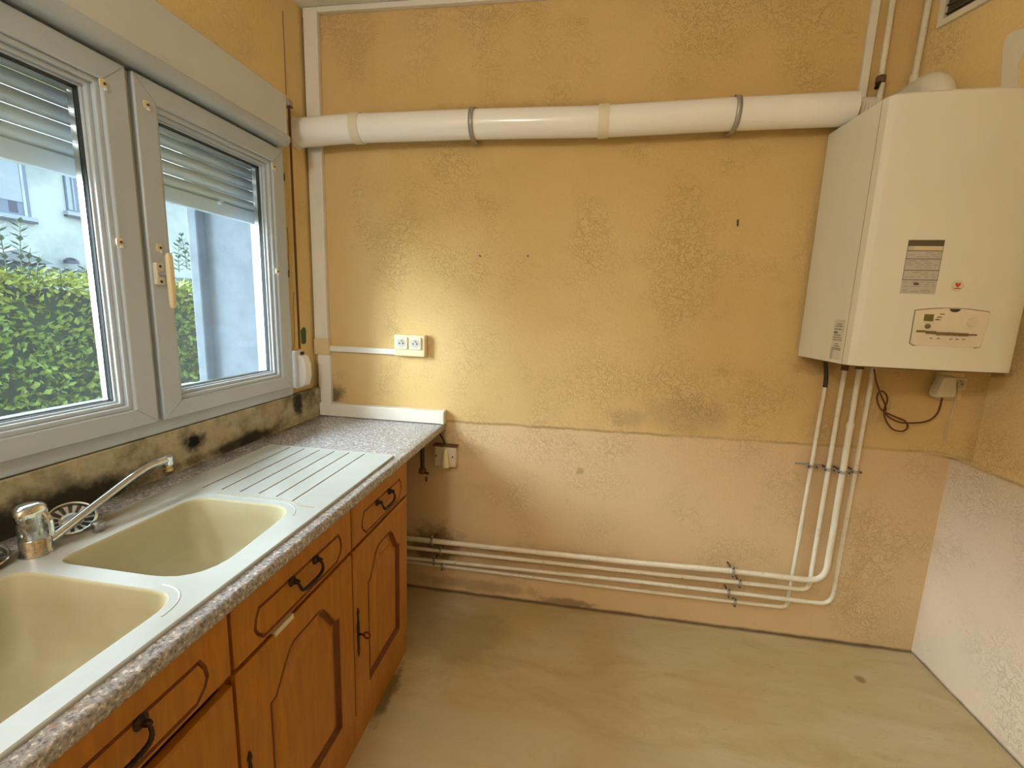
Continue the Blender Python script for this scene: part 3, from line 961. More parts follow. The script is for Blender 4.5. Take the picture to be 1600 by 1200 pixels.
# ------------------------------------------------------------------ mixer tap
tp = thing('mixer_tap', 'limescaled chrome mixer tap with long swivel spout behind the bowls', 'tap', (0.170, -1.262, ZS))
bx_, by_ = 0.168, -1.264
MB().lathe([(0.027, 0.0), (0.027, 0.004), (0.0245, 0.008), (0.0245, 0.034), (0.0235, 0.0355), (0.0245, 0.037), (0.024, 0.072), (0.0235, 0.074), (0.024, 0.076), (0.0235, 0.090), (0.018, 0.094), (0.001, 0.095)], (bx_, by_, ZS), n=32).build('body', 'chrome', tp)
sp = catmull([(bx_ + 0.002, by_ + 0.020, 0.872), (0.170, -1.19, 0.893), (0.166, -1.12, 0.917), (0.161, -1.05, 0.939), (0.156, -0.995, 0.949), (0.152, -0.945, 0.947)], 8)
n_ = len(sp)
so = MB().tube(sp, [0.0095 - 0.0012 * math.sin(math.pi * i / n_) + (0.0015 if i > n_ - 8 else 0) for i in range(n_)], 16).build('spout', 'chrome_clean', tp)
MB().lathe([(0.0125, -0.012), (0.0125, 0.010), (0.010, 0.012), (0.001, 0.012)], (0.152, -0.945, 0.945), n=20).build('nozzle', 'chrome_clean', so)
MB().lathe([(0.008, -0.030), (0.011, -0.029), (0.011, -0.022), (0.0085, -0.021), (0.010, -0.012)], (0.152, -0.945, 0.945), n=20).build('aerator', 'brass', so)
# lever: domed cap with a tongue pointing to the room
b = MB()
lo_ = []
for (sc, h) in ((0.96, 0.084), (1.0, 0.090), (0.96, 0.099), (0.75, 0.106), (0.4, 0.109)):
    ring = []
    for j in range(28):
        a = 2 * math.pi * j / 28
        r_ = 0.0245 * sc
        dx, dy = r_ * math.cos(a), r_ * math.sin(a)
        u = (dx * 0.55 - dy * 0.83)
        ext = 0.018 * max(0, u / 0.0245) ** 2
        ring.append((bx_ + dx + 0.55 * ext, by_ + dy - 0.83 * ext, ZS + h + 0.004 * u / 0.0245))
    lo_.append(ring)
b.loops(lo_, True, True)
lv = b.build('lever', 'chrome_clean', tp, angle=50)
b = MB()
b.tube(catmull([(bx_ + 0.020, by_ + 0.006, ZS + 0.088), (bx_ + 0.027, by_ + 0.008, ZS + 0.075), (bx_ + 0.028, by_ + 0.009, ZS + 0.052), (bx_ + 0.026, by_ + 0.009, ZS + 0.036)], 5), [0.006] * 5 + [0.0065] * 10 + [0.003], 10)
b.build('lever_tongue', 'chrome_clean', lv)


def strainer(name, label, c, ax, r=0.042):
    t_ = thing(name, label, 'sink strainer', c)
    ax = Vector(ax).normalized()
    u = ax.orthogonal().normalized()
    w = ax.cross(u)
    c = Vector(c)
    MB().lathe([(r, 0.0), (r + 0.002, 0.002), (r, 0.004), (r - 0.003, 0.003), (r - 0.005, -0.004), (0.020, -0.008), (0.001, -0.008), (0.001, -0.010), (0.020, -0.0105), (r - 0.004, -0.0065)], c, ax, 36, False).build('basket', 'steel', t_)
    MB().lathe([(0.017, -0.008), (0.0165, -0.003), (0.008, -0.001), (0.001, -0.001)], c, ax, 24).build('centre_boss', 'chrome_clean', t_)
    for j in range(14):
        an = 2 * math.pi * j / 14
        d = u * math.cos(an) + w * math.sin(an)
        e = ax.cross(d)
        q0, q1 = c + d * 0.021 - ax * 0.0066, c + d * (r - 0.006) - ax * 0.0030
        b_ = MB()
        hw = 0.0024
        b_.add([q0 - e * hw, q0 + e * hw, q1 + e * hw * 1.6, q1 - e * hw * 1.6, q0 - e * hw + ax * 0.0008, q0 + e * hw + ax * 0.0008, q1 + e * hw * 1.6 + ax * 0.0008, q1 - e * hw * 1.6 + ax * 0.0008],
               [(0, 1, 2, 3), (4, 7, 6, 5), (0, 4, 5, 1), (1, 5, 6, 2), (2, 6, 7, 3), (3, 7, 4, 0)])
        b_.build('slot', 'gasket', t_, smooth=False)
    return t_


strainer('sink_strainer', 'round steel sink strainer leaning behind the tap spout', (0.128, -1.168, 0.882), (0.50, -0.28, 0.82))
strainer('sink_strainer', 'round steel sink strainer at the left edge beside the tap', (0.128, -1.335, 0.876), (0.22, -0.05, 0.97), 0.045)
pk = MB().lathe([(0.010, 0), (0.011, 0.002), (0.011, 0.014), (0.012, 0.015), (0.012, 0.021), (0.009, 0.024), (0.001, 0.0245)], (0.193, -1.165, ZS), n=20).build('waste_knob', 'chrome', None)
tag(pk, 'short chrome waste control knob behind the right bowl', 'knob')

# ------------------------------------------------------------------ base cabinets
GR = 'oak base cabinets under the worktop'


def carved_front(name, y0, y1, z0, z1, outl, parent, mat='oak', thick=0.020, panel=False):
    """front board (plane x = FX) with a carved groove or a raised field"""
    x0 = FX - thick
    b2 = MB()
    rect = [(y0, z0), (y1, z0), (y1, z1), (y0, z1)]
    chf = [(x0, rect), (FX - 0.004, rect), (FX, inset(rect, 0.004))]
    b2.loops([[(xx, *q) for q in rr] for xx, rr in chf], False, True)
    b2.plate(inset(rect, 0.004), [outl], lambda y, z: (FX, y, z))
    if panel:
        g1 = inset(outl, 0.004)
        b2.loops([[(FX, *q) for q in outl], [(FX - 0.013, *q) for q in outl]], False)
        o = b2.build(name, mat, parent, smooth=False)
        g2 = inset(outl, 0.014)
        g3 = inset(outl, 0.042)
        g4 = inset(outl, 0.045)
        MB().loops([[(FX - 0.0120, *q) for q in g1], [(FX - 0.0112, *q) for q in g2], [(FX + 0.0010, *q) for q in g3], [(FX + 0.0030, *q) for q in g4]], True).build('raised_panel', mat, o, angle=20)
        MB().loops([[(FX - 0.0130, *q) for q in inset(outl, 0.0)], [(FX + 0.0015, *q) for q in inset(outl, 0.0005)], [(FX + 0.0020, *q) for q in inset(outl, 0.004)], [(FX - 0.0060, *q) for q in inset(outl, 0.0075)], [(FX - 0.0105, *q) for q in inset(outl, 0.0125)]], False).build('panel_moulding', 'oak_dark', o, angle=20)
    else:
        g1 = inset(outl, 0.004)
        g2 = inset(outl, 0.008)
        o = b2.build(name, mat, parent, smooth=False)
        MB().loops([[(FX, *q) for q in outl], [(FX - 0.004, *q) for q in g1], [(FX, *q) for q in g2]], False).build('carved_groove', 'oak_dark', o, angle=20)
        MB().plate(g2, [], lambda y, z: (FX, y, z)).build('carved_field', mat, o, smooth=False)
    return o


def drawer_outline(yc, zc, hw, hh):
    e = 0.035
    pts = [(yc - hw + e, zc + hh)]
    pts += [(yc - hw + e * 0.45, zc + hh * 1.02), (yc - hw + 0.004, zc + hh * 0.45), (yc - hw, zc - hh * 0.1), (yc - hw + 0.008, zc - hh * 0.55), (yc - hw + e * 0.8, zc - hh)]
    left = pts
    right = [(2 * yc - y, z) for (y, z) in reversed(pts)]
    return left + right


def arch_outline(y0, y1, z0, zs, zt):
    yc = (y0 + y1) / 2
    pts = [(y0, z0), (y1, z0), (y1, zs)]
    hw = (y1 - y0) / 2
    n2 = 16
    for i in range(1, n2):
        t = i / n2
        y = y1 + (y0 - y1) * t
        u = abs(y - yc) / hw
        s_ = 1 - u
        # shoulder, then ogee rise to the crown
        h = 0.0 if s_ < 0.10 else math.sin(min(1, (s_ - 0.10) / 0.55) * math.pi / 2) ** 1.3
        pts.append((y, zs + (zt - zs) * h))
    pts.append((y0, zs))
    return pts


def bail_handle(parent, yc, zc):
    for s in (-1, 1):
        MB().lathe([(0.012, 0.0), (0.0125, 0.002), (0.009, 0.005), (0.006, 0.008), (0.0055, 0.016), (0.004, 0.019), (0.001, 0.0195)], (FX, yc + s * 0.046, zc), (1, 0, 0), 14).build('handle_rosette', 'dark_metal', parent)
    pts = [(FX + 0.014, yc - 0.046, zc), (FX + 0.020, yc - 0.045, zc - 0.012), (FX + 0.022, yc - 0.039, zc - 0.023), (FX + 0.022, yc - 0.022, zc - 0.028), (FX + 0.022, yc, zc - 0.029)]
    pts += [(x, 2 * yc - y, z) for (x, y, z) in reversed(pts[:-1])]
    cm = catmull(pts, 5)
    k_ = len(cm)
    MB().tube(cm, [0.0024 + 0.0020 * math.sin(math.pi * i / (k_ - 1)) + (0.0007 if i % 2 else 0) for i in range(k_)], 8).build('handle_bail', 'dark_metal', parent)


def escutcheon(parent, y, z, key):
    ol = [(0, 0.083), (0.004, 0.074), (0.0065, 0.066), (0.003, 0.056), (0.0045, 0.040), (0.0075, 0.030), (0.0075, 0.010), (0.005, -0.002), (0.0075, -0.014), (0.006, -0.030), (0.004, -0.045), (0.0065, -0.058), (0.004, -0.070), (0, -0.082)]
    ol = ol + [(-a, b_) for (a, b_) in reversed(ol[1:-1])]
    e = MB().prism([(y + a, z + b_) for a, b_ in ol], lambda yy, zz: (FX - 0.0005, yy, zz), lambda yy, zz: (FX + 0.003, yy, zz)).build('escutcheon', 'dark_metal', parent, bevel=0.0008)
    if key:
        MB().cyl((FX + 0.002, y, z - 0.005), (FX + 0.022, y, z - 0.005), 0.003, 10).build('key', 'dark_metal', parent)
    return e


def cabinet(y0, y1, label, key, door_top=0.664):
    """y0 < y1; unit with one drawer over one door"""
    cb = thing('base_cabinet', label, 'cabinet', (0.33, (y0 + y1) / 2, 0.0), GR)
    a = MB()
    a.box(0.06, FX - 0.021, y0 + 0.0005, y0 + 0.017, 0.0, 0.818)
    a.box(0.06, FX - 0.021, y1 - 0.017, y1 - 0.0005, 0.0, 0.818)
    a.box(0.06, FX - 0.021, y0 + 0.017, y1 - 0.017, 0.095, 0.11)
    a.box(FX - 0.045, FX - 0.021, y0 + 0.017, y1 - 0.017, 0.655, 0.672)
    a.build('carcass', 'oak', cb, smooth=False)
    box('plinth', 'oak', cb, FX - 0.024, FX - 0.008, y0 + 0.0005, y1 - 0.0005, 0.0, 0.108, 0.002)
    yc = (y0 + y1) / 2
    hw = (y1 - y0) / 2
    dr = carved_front('drawer', y0 + 0.004, y1 - 0.004, 0.676, 0.814, drawer_outline(yc, 0.724, hw - 0.055, 0.040), cb)
    bail_handle(dr, yc, 0.752)
    dz1 = door_top
    do = carved_front('door', y0 + 0.004, y1 - 0.004, 0.113, dz1, arch_outline(y0 + 0.088, y1 - 0.082, 0.168, 0.520, 0.606), cb, panel=True)
    escutcheon(do, y0 + 0.020, 0.394, key)
    return cb, dr, do


cab1 = cabinet(-0.830, -0.415, 'oak base cabinet nearest the back wall, red-bowed key in its door', True)
cab2 = cabinet(-1.282, -0.831, 'middle oak base cabinet with a paper strip on its door edge', False)
cab3 = cabinet(-1.735, -1.283, 'oak base cabinet nearest the camera, dark gap below its drawer', False, 0.650)
# red key bow and paper strip
bow = [(FX + 0.028 + 0.010 * math.cos(a), -0.810, 0.389 + 0.010 * math.sin(a)) for a in [i * 2 * math.pi / 16 for i in range(17)]]
MB().tube(bow, 0.003, 8, cap=False).build('key_bow', 'key_red', cab1[2])
box('paper_strip', 'label_pale', cab2[2], FX - 0.012, FX + 0.0012, -1.166, -1.104, 0.660, 0.672)

# ------------------------------------------------------------------ trunking and sockets
tk = thing('cable_trunking', 'white cable trunking up the corner with runs along worktop and to sockets', 'trunking', (0.046, -0.01, 0.85))
box('vertical_cover', 'trunk', tk, 0.012, 0.076, -0.024, 0.0, 1.212, CEIL - 0.002, 0.003)
box('joint_cover', 'trunk_joint', tk, 0.008, 0.083, -0.028, 0.0, 1.138, 1.213, 0.004)
box('lower_cover', 'trunk', tk, 0.024, 0.084, -0.024, 0.0, 0.905, 1.139, 0.003)
box('branch_cover', 'trunk', tk, 0.080, 0.408, -0.016, 0.0, 1.154, 1.181, 0.003)
box('corner_cover', 'trunk', tk, 0.034, 0.090, -0.040, 0.0, 0.852, 0.914, 0.003)
box('worktop_run', 'trunk', tk, 0.089, 0.628, -0.040, 0.0, 0.852, 0.911, 0.003)
box('end_cap', 'trunk', tk, 0.627, 0.642, -0.042, 0.0, 0.851, 0.913, 0.003)
box('ceiling_run', 'trunk', tk, 0.076, 2.14, -0.024, 0.0, CEIL - 0.022, CEIL - 0.001, 0.003)


def socket_module(parent, x, z, s, y, mat='cream_grey'):
    md = MB().prism(rounded([(x - s, z - s), (x + s, z - s), (x + s, z + s), (x - s, z + s)], s * 0.2), lambda a, c: (a, y + 0.004, c), lambda a, c: (a, y - 0.008, c)).build('socket', mat, parent, bevel=0.002)
    MB().lathe([(s * 0.76, 0.0), (s * 0.76, 0.0008), (s * 0.001, 0.0009)], (x, y - 0.008, z), (0, -1, 0), 22).build('recess', 'label_grey', md)
    for dx in (-0.30, 0.30):
        MB().cyl((x + dx * s, y - 0.006, z - 0.06 * s), (x + dx * s, y - 0.0096, z - 0.06 * s), s * 0.13, 10).build('pin_hole', 'hole', md)
    MB().cyl((x, y - 0.006, z + 0.36 * s), (x, y - 0.016, z + 0.36 * s), s * 0.10, 10).build('earth_pin', 'brass', md)
    return md


ds = thing('double_socket', 'cream double wall socket on the back wall above the worktop', 'socket', (0.48, 0.0, 1.20))
box('base_plate', 'cream', ds, 0.406, 0.549, -0.036, 0.0, 1.153, 1.249, 0.005, 3)
socket_module(ds, 0.443, 1.212, 0.0275, -0.036)
socket_module(ds, 0.507, 1.212, 0.0275, -0.036)
MB().prism(rounded([(0.412, 1.158), (0.540, 1.158), (0.532, 1.176), (0.420, 1.176)], 0.006), lambda a, c: (a, -0.034, c), lambda a, c: (a, -0.0375, c)).build('cable_entry_cover', 'cream', ds, bevel=0.001)

us = thing('wall_socket', 'small surface-mounted socket with cone plug under the worktop end', 'socket', (0.645, 0.0, 0.66))
box('back_box', 'cream_grey', us, 0.597, 0.697, -0.035, 0.0, 0.650, 0.746, 0.004)
box('hood', 'rust', us, 0.590, 0.702, -0.040, 0.0, 0.746, 0.752, 0.001)
MB().loops([[(0.652 + dx * s, -0.036 - h, 0.655 + z_) for dx in ()] for s, h, z_ in ()] or [[(0.652 + 0.008 * math.cos(a), -0.036 - 0.006 - 0.008 * math.sin(a), 0.735) for a in [i * 2 * math.pi / 14 for i in range(14)]], [(0.654 + 0.019 * math.cos(a), -0.036 - 0.012 - 0.016 * math.sin(a), 0.662) for a in [i * 2 * math.pi / 14 for i in range(14)]], [(0.654 + 0.018 * math.cos(a), -0.036 - 0.012 - 0.015 * math.sin(a), 0.654) for a in [i * 2 * math.pi / 14 for i in range(14)]]], True, True).build('cone_plug', 'cream', us)
for dx in (-0.042, 0.036):
    MB().cyl((0.647 + dx, -0.034, 0.70), (0.647 + dx, -0.037, 0.70), 0.004, 10).build('screw', 'screw', us)
MB().tube(catmull([(0.640, -0.012, 0.752), (0.632, -0.014, 0.772), (0.618, -0.016, 0.795), (0.600, -0.016, 0.818)], 5), 0.004, 8).build('cable', 'rubber', us)

gp = thing('gas_tap', 'dark gas pipe stub with tap under the worktop corner', 'pipe', (0.56, -0.06, 0.62))
MB().cyl((0.552, -0.07, 0.645), (0.552, -0.07, 0.819), 0.010, 14).build('pipe', 'rubber', gp)
MB().lathe([(0.012, 0.0), (0.019, 0.004), (0.019, 0.020), (0.012, 0.026)], (0.552, -0.07, 0.622), n=6).build('nut', 'rust', gp)
MB().tube([(0.552, -0.07, 0.632), (0.585, -0.085, 0.630)], 0.006, 10).build('spindle', 'rust', gp)
box('handle', 'key_red', gp, 0.572, 0.580, -0.092, -0.076, 0.592, 0.614, 0.002)

# ------------------------------------------------------------------ big white PVC duct
du = thing('pvc_duct', 'long white PVC flue duct along the top of the back wall', 'duct', (1.1, -0.078, 2.09))
RD = 0.054
dz_ = [(0.272, 2.088), (0.75, 2.093), (1.265, 2.091), (1.72, 2.104), (2.120, 2.110)]
el = catmull([(-0.02, -0.085, 2.073), (0.06, -0.085, 2.076), (0.14, -0.083, 2.081), (0.21, -0.080, 2.086), (0.285, -0.078, 2.088)], 6)
MB().tube(el, RD + 0.001, 32).build('elbow', 'pvc', du)
MB().tube([(0.0, -0.085, 2.073), (0.016, -0.085, 2.074)], RD + 0.007, 32).build('wall_flange', 'pvc_collar', du)
MB().tube([(0.280, -0.078, 2.088), (0.75, -0.076, 2.093), (1.255, -0.076, 2.091)], RD, 32).build('pipe_section', 'pvc', du)
MB().tube([(1.27, -0.076, 2.091), (1.72, -0.076, 2.104), (2.123, -0.076, 2.111)], RD + 0.0005, 32).build('pipe_section', 'pvc', du)
MB().tube([(0.258, -0.0785, 2.088), (0.296, -0.0775, 2.0885)], RD + 0.0045, 32).build('collar', 'pvc_collar', du)
MB().tube([(1.248, -0.076, 2.091), (1.286, -0.076, 2.092)], RD + 0.0045, 32).build('collar', 'pvc_collar', du)
for (px_, zc_) in ((0.763, 2.093), (1.735, 2.1045)):
    pts = []
    for i in range(15):
        a = math.radians(-100 + i * 200 / 14)
        pts.append((a,))
    ring = [(px_, -0.076 - (RD + 0.003) * math.cos(a[0]), zc_ + (RD + 0.003) * math.sin(a[0])) for a in pts]
    ring = [(px_, -0.003, zc_ - RD + 0.004)] + ring + [(px_, -0.05, zc_ + RD + 0.010), (px_, -0.006, zc_ + RD + 0.030)]
    b = MB()
    v, f = [], []
    for (x, y, z) in ring:
        v += [(x - 0.009, y, z), (x + 0.009, y, z)]
    b.add(v, [(2 * i, 2 * i + 1, 2 * i + 3, 2 * i + 2) for i in range(len(ring) - 1)])
    cl = b.build('pipe_clip', 'zinc', du)
    sm = cl.modifiers.new('thick', 'SOLIDIFY')
    sm.thickness = 0.003
    sm.offset = 1
    MB().cyl((px_, -0.001, zc_ + RD + 0.026), (px_, -0.020, zc_ + RD + 0.026), 0.004, 8).build('screw', 'screw', cl)
# corrugated hose stub between duct and boiler
b = MB()
hp, hr = [], []
for i in range(15):
    hp.append((2.125 + i * 0.005, -0.070, 2.115))
    hr.append(0.034 if i % 2 else 0.027)
b.tube(hp, hr, 20)
b.build('corrugated_hose', 'upvc_old', du, angle=80)

# ------------------------------------------------------------------ boiler
bo = thing('wall_boiler', 'tall white wall-hung gas boiler on the back wall', 'boiler', (2.33, -0.17, 1.235))
bxL, bxR, bz0, bz1 = 2.083, 2.566, 1.236, 2.052
yb, yf = -0.022, -0.34


def boiler_outline(n=10):
    pts = [(bxL, yb), (bxL + 0.003, -0.095), (bxL + 0.006, -0.105), (2.098, yf + 0.045), (2.106, yf + 0.018), (2.121, yf + 0.004), (2.140, yf)]
    xl, xr = 2.140, bxR - 0.018
    for i in range(1, n):
        t = i / n
        pts.append((xl + (xr - xl) * t, yf - 0.014 * math.sin(math.pi * t)))
    pts += [(xr, yf), (bxR - 0.004, yf + 0.008), (bxR, yf + 0.03), (bxR, yb)]
    return pts


ol = boiler_outline()
b = MB()
b.loops([[(x, y, bz0) for x, y in ol], [(x, y, bz1 - 0.006) for x, y in ol], [(*q, bz1) for q in inset(ol, 0.006)]], True, True)
casing = b.build('casing', 'boiler', bo, angle=25)
# panel joint on the side and the darker underside
MB().tube([(2.1002, yf + 0.040, bz0 + 0.002), (2.1002, yf + 0.040, bz1 - 0.008)], 0.0012, 5).build('side_seam', 'groove', casing)
MB().prism(inset(ol, 0.012), lambda x, y: (x, y, bz0 - 0.004), lambda x, y: (x, y, bz0 + 0.002)).build('underside', 'groove', bo, smooth=False)


def onfront(x, z, h):
    xl, xr = 2.140, bxR - 0.018
    t = min(1, max(0, (x - xl) / (xr - xl)))
    return (x, yf - 0.014 * math.sin(math.pi * t) - h, z)


def front_patch(name, mat, parent, outl, h0, h1, bevel=0.0, smooth=False):
    # subdivide along x so that the patch follows the bowed front
    return MB().prism(outl, lambda x, z: onfront(x, z, h0), lambda x, z: onfront(x, z, h1)).build(name, mat, parent, smooth=smooth, bevel=bevel)


def strip(name, mat, parent, x0, x1, z0, z1, h0, h1, n=8):
    xs = [x0 + (x1 - x0) * i / n for i in range(n + 1)]
    v = [onfront(x, z, h) for h in (h0, h1) for z in (z0, z1) for x in xs]
    k3 = n + 1
    f = []
    for i in range(n):
        f += [(2 * k3 + i, 2 * k3 + i + 1, 3 * k3 + i + 1, 3 * k3 + i), (i, k3 + i, k3 + i + 1, i + 1), (i, i + 1, 2 * k3 + i + 1, 2 * k3 + i), (k3 + i, 3 * k3 + i, 3 * k3 + i + 1, k3 + i + 1)]
    f += [(0, 2 * k3, 3 * k3, k3), (n, k3 + n, 3 * k3 + n, 2 * k3 + n)]
    return MB().add(v, f).build(name, mat, parent, smooth=False)


# control panel
cpx0, cpx1, cpz0, cpz1 = 2.262, 2.458, 1.311, 1.424
cpo = [(cpx0 + 0.006, cpz0), (cpx1 - 0.012, cpz0)] + [(cpx1 - 0.004, cpz0 + 0.004), (cpx1 + 0.006, cpz1 - 0.010), (cpx1 + 0.002, cpz1 - 0.004)]
cpo += [(cpx1 - (cpx1 - cpx0) * t, cpz1 - 0.004 + 0.008 * math.sin(math.pi * t)) for t in (0.15, 0.3, 0.45, 0.6, 0.75, 0.9)]
cpo += [(cpx0 - 0.004, cpz1 - 0.006), (cpx0 - 0.003, cpz0 + 0.006)]
front_patch('control_panel_gap', 'groove', casing, inset(cpo, -0.0022), -0.001, 0.0006)
cp = front_patch('control_panel', 'boiler_panel', bo, cpo, -0.001, 0.0045, 0.0015, True)
nx, nz = 2.362, 1.4265
no_ = [(nx - 0.016, nz)] + [(nx - 0.014 * math.cos(a), nz - 0.010 * math.sin(a)) for a in [i * math.pi / 8 for i in range(1, 8)]] + [(nx + 0.016, nz)]
front_patch('finger_notch', 'hole', cp, no_, 0.002, 0.0055)
strip('display', 'lcd', cp, 2.283, 2.307, 1.387, 1.408, 0.003, 0.0054, 2)
front_patch('round_button', 'groove', cp, [(2.296 + 0.008 * math.cos(a), 1.371 + 0.008 * math.sin(a)) for a in [i * 2 * math.pi / 14 for i in range(14)]], 0.003, 0.0060, 0.001, True)
for i, (x_, z_) in enumerate(((2.314, 1.391), (2.318, 1.399), (2.324, 1.408))):
    strip('printed_mark', 'label_dark', cp, x_, x_ + 0.012, z_, z_ + 0.0025, 0.003, 0.0050, 1)
MB().lathe([(0.020, 0.0), (0.021, 0.001), (0.012, 0.002), (0.010, 0.006), (0.001, 0.0065)], onfront(2.408, 1.388, 0.004), (0, -1, 0), 24).build('temperature_knob', 'cream_grey', cp)
strip('printed_mark', 'label_line', cp, 2.400, 2.418, 1.4015, 1.4045, 0.003, 0.0050, 1)
for (x0_, x1_, z0_, z1_) in ((2.268, 2.292, 1.352, 1.358), (2.294, 2.322, 1.348, 1.357), (2.324, 2.352, 1.345, 1.3545), (2.354, 2.384, 1.345, 1.3545), (2.386, 2.412, 1.345, 1.354), (2.414, 2.436, 1.347, 1.352)):
    strip('button_slot', 'groove', cp, x0_, x1_, z0_, z1_, 0.003, 0.0052, 2)
for x_ in (2.308, 2.328, 2.362, 2.380, 2.398):
    strip('printed_mark', 'label_line', cp, x_, x_ + 0.007, 1.333, 1.3365, 0.003, 0.0050, 1)

# rating label on the front
lx0, lx1, lz0, lz1 = 2.208, 2.302, 1.469, 1.630
rl = strip('rating_label', 'label_grey', bo, lx0, lx1, lz0, lz1, -0.001, 0.0006, 4)
strip('header_band', 'label_dark', rl, lx0, lx1, 1.612, lz1, 0.0004, 0.0009, 3)
strip('cream_band', 'label_cream', rl, lx0 + 0.016, lx1 - 0.002, 1.600, 1.611, 0.0004, 0.0009, 3)
for z_ in (1.598, 1.574, 1.540, 1.511):
    strip('rule_line', 'label_dark', rl, lx0, lx1, z_ - 0.001, z_ + 0.001, 0.0004, 0.0010, 3)
for x_ in (lx0, lx1 - 0.002):
    strip('border_line', 'label_line', rl, x_, x_ + 0.002, 1.510, 1.612, 0.0004, 0.0009, 1)
rt = random.Random(2)
for z_ in (1.591, 1.585, 1.580, 1.567, 1.561, 1.555, 1.548, 1.533, 1.527, 1.519, 1.503, 1.497, 1.491, 1.480, 1.475):
    x_ = lx0 + 0.006
    while x_ < lx1 - 0.012:
        w_ = rt.uniform(0.008, 0.026)
        x2_ = min(x_ + w_, lx1 - 0.006)
        if rt.random() < 0.8:
            strip('print_line', 'label_line', rl, x_, x2_, z_, z_ + 0.0016, 0.0004, 0.0008, 1)
        x_ = x2_ + rt.uniform(0.003, 0.010)
front_patch('dark_pictogram', 'label_dark', rl, [(2.247 + 0.008 * math.cos(a), 1.499 + 0.0045 * math.sin(a)) for a in [i * 2 * math.pi / 10 for i in range(10)]], 0.0004, 0.0010)

# round emblem: pale disc with a red flame-like heart and a bar beneath
ex, ez = 2.358, 1.496
em = MB().lathe([(0.0165, -0.001), (0.0165, 0.0012), (0.0150, 0.0018), (0.001, 0.0018)], onfront(ex, ez, 0), (0, -1, 0), 28).build('emblem', 'label_pale', bo)
MB().lathe([(0.0160, 0.0012), (0.0160, 0.0020), (0.0147, 0.0022), (0.0146, 0.0012)], onfront(ex, ez, 0), (0, -1, 0), 28, False).build('emblem_ring', 'label_cream', em)
ht = [(0, -0.008), (0.006, -0.001), (0.0075, 0.004), (0.005, 0.008), (0.002, 0.006), (0, 0.003), (-0.002, 0.006), (-0.005, 0.008), (-0.0075, 0.004), (-0.006, -0.001)]
front_patch('red_heart', 'red', em, [(ex + a, ez + 0.002 + c_) for a, c_ in ht], 0.0015, 0.0024)
strip('red_bar', 'red', em, ex - 0.009, ex + 0.009, ez - 0.0095, ez - 0.0065, 0.0015, 0.0024, 1)


# stickers on the side panel
def onside(s, z, h):
    a, c_ = Vector((bxL + 0.006, -0.105)), Vector((2.098, yf + 0.045))
    d = (c_ - a)
    q = a + d * s
    nn = Vector((d.y, -d.x)).normalized()
    if nn.x > 0:
        nn = -nn
    return (q.x + nn.x * h, q.y + nn.y * h, z)


def side_patch(name, mat, parent, s0_, s1_, z0_, z1_, h):
    return MB().prism([(s0_, z0_), (s1_, z0_), (s1_, z1_), (s0_, z1_)], lambda s, z: onside(s, z, -0.001), lambda s, z: onside(s, z, h)).build(name, mat, parent, smooth=False)


slb = side_patch('side_sticker', 'label_pale', bo, 0.66, 0.97, 1.246, 1.382, 0.0006)
side_patch('green_mark', 'label_green', slb, 0.69, 0.79, 1.335, 1.342, 0.0010)
for (a_, c_, z_) in ((0.74, 0.88, 1.365), (0.72, 0.90, 1.358), (0.68, 0.92, 1.348), (0.70, 0.90, 1.328), (0.68, 0.92, 1.320), (0.68, 0.95, 1.312), (0.75, 0.86, 1.298), (0.74, 0.90, 1.291), (0.68, 0.95, 1.284), (0.68, 0.95, 1.279)):
    side_patch('print_line', 'label_line', slb, a_, c_, z_, z_ + 0.0035, 0.0009)
side_patch('sticker_corner', 'label_grey', slb, 0.66, 0.74, 1.247, 1.280, 0.0009)

# flue elbow on the boiler top
fl = MB().lathe([(0.066, 0.0), (0.066, 0.010), (0.058, 0.014), (0.056, 0.030)], (2.315, -0.185, bz1 - 0.001), n=32).build('flue_collar', 'boiler', bo)
b = MB()
b.tube(catmull([(2.315, -0.185, bz1 + 0.012), (2.315, -0.184, bz1 + 0.045), (2.315, -0.165, bz1 + 0.075), (2.315, -0.13, bz1 + 0.090), (2.315, -0.04, bz1 + 0.094), (2.315, -0.002, bz1 + 0.094)], 6), 0.047, 28)
b.build('flue_elbow', 'boiler', bo)

# ------------------------------------------------------------------ heating pipes
GP = 'painted heating pipes below the boiler'


def pipe_thing(label, path, r, collars, top=None, r_top=None):
    t_ = thing('heating_pipe', label, 'pipe', tuple(path[0]), GP)
    MB().tube(path, r, 14).build('pipe', 'pipe', t_)
    for (c_, ax_) in collars:
        c_ = Vector(c_)
        a_ = Vector(ax_)
        cl_ = MB().tube([c_ - a_ * 0.006, c_ + a_ * 0.006], r + 0.004, 14).build('pipe_clamp', 'zinc', t_)
        MB().cyl((c_.x + 0.0, -0.001, c_.z + 0.0), (c_.x, c_.y, c_.z), 0.004, 8).build('wall_stud', 'rust', cl_)
        sd = Vector((0, 0, 1)) if abs(a_.x) > 0.5 else Vector((1, 0, 0))
        for s in (-1, 1):
            e0 = c_ + sd * s * (r + 0.008)
            MB().box(e0.x - 0.005, e0.x + 0.005, e0.y - 0.007, e0.y + 0.004, e0.z - 0.005, e0.z + 0.005).build('clamp_ear', 'zinc', cl_, bevel=0.001)
            MB().cyl((e0.x, e0.y - 0.006, e0.z), (e0.x, e0.y - 0.012, e0.z), 0.003, 8).build('clamp_screw', 'screw', cl_)
    return t_


XL = 0.46
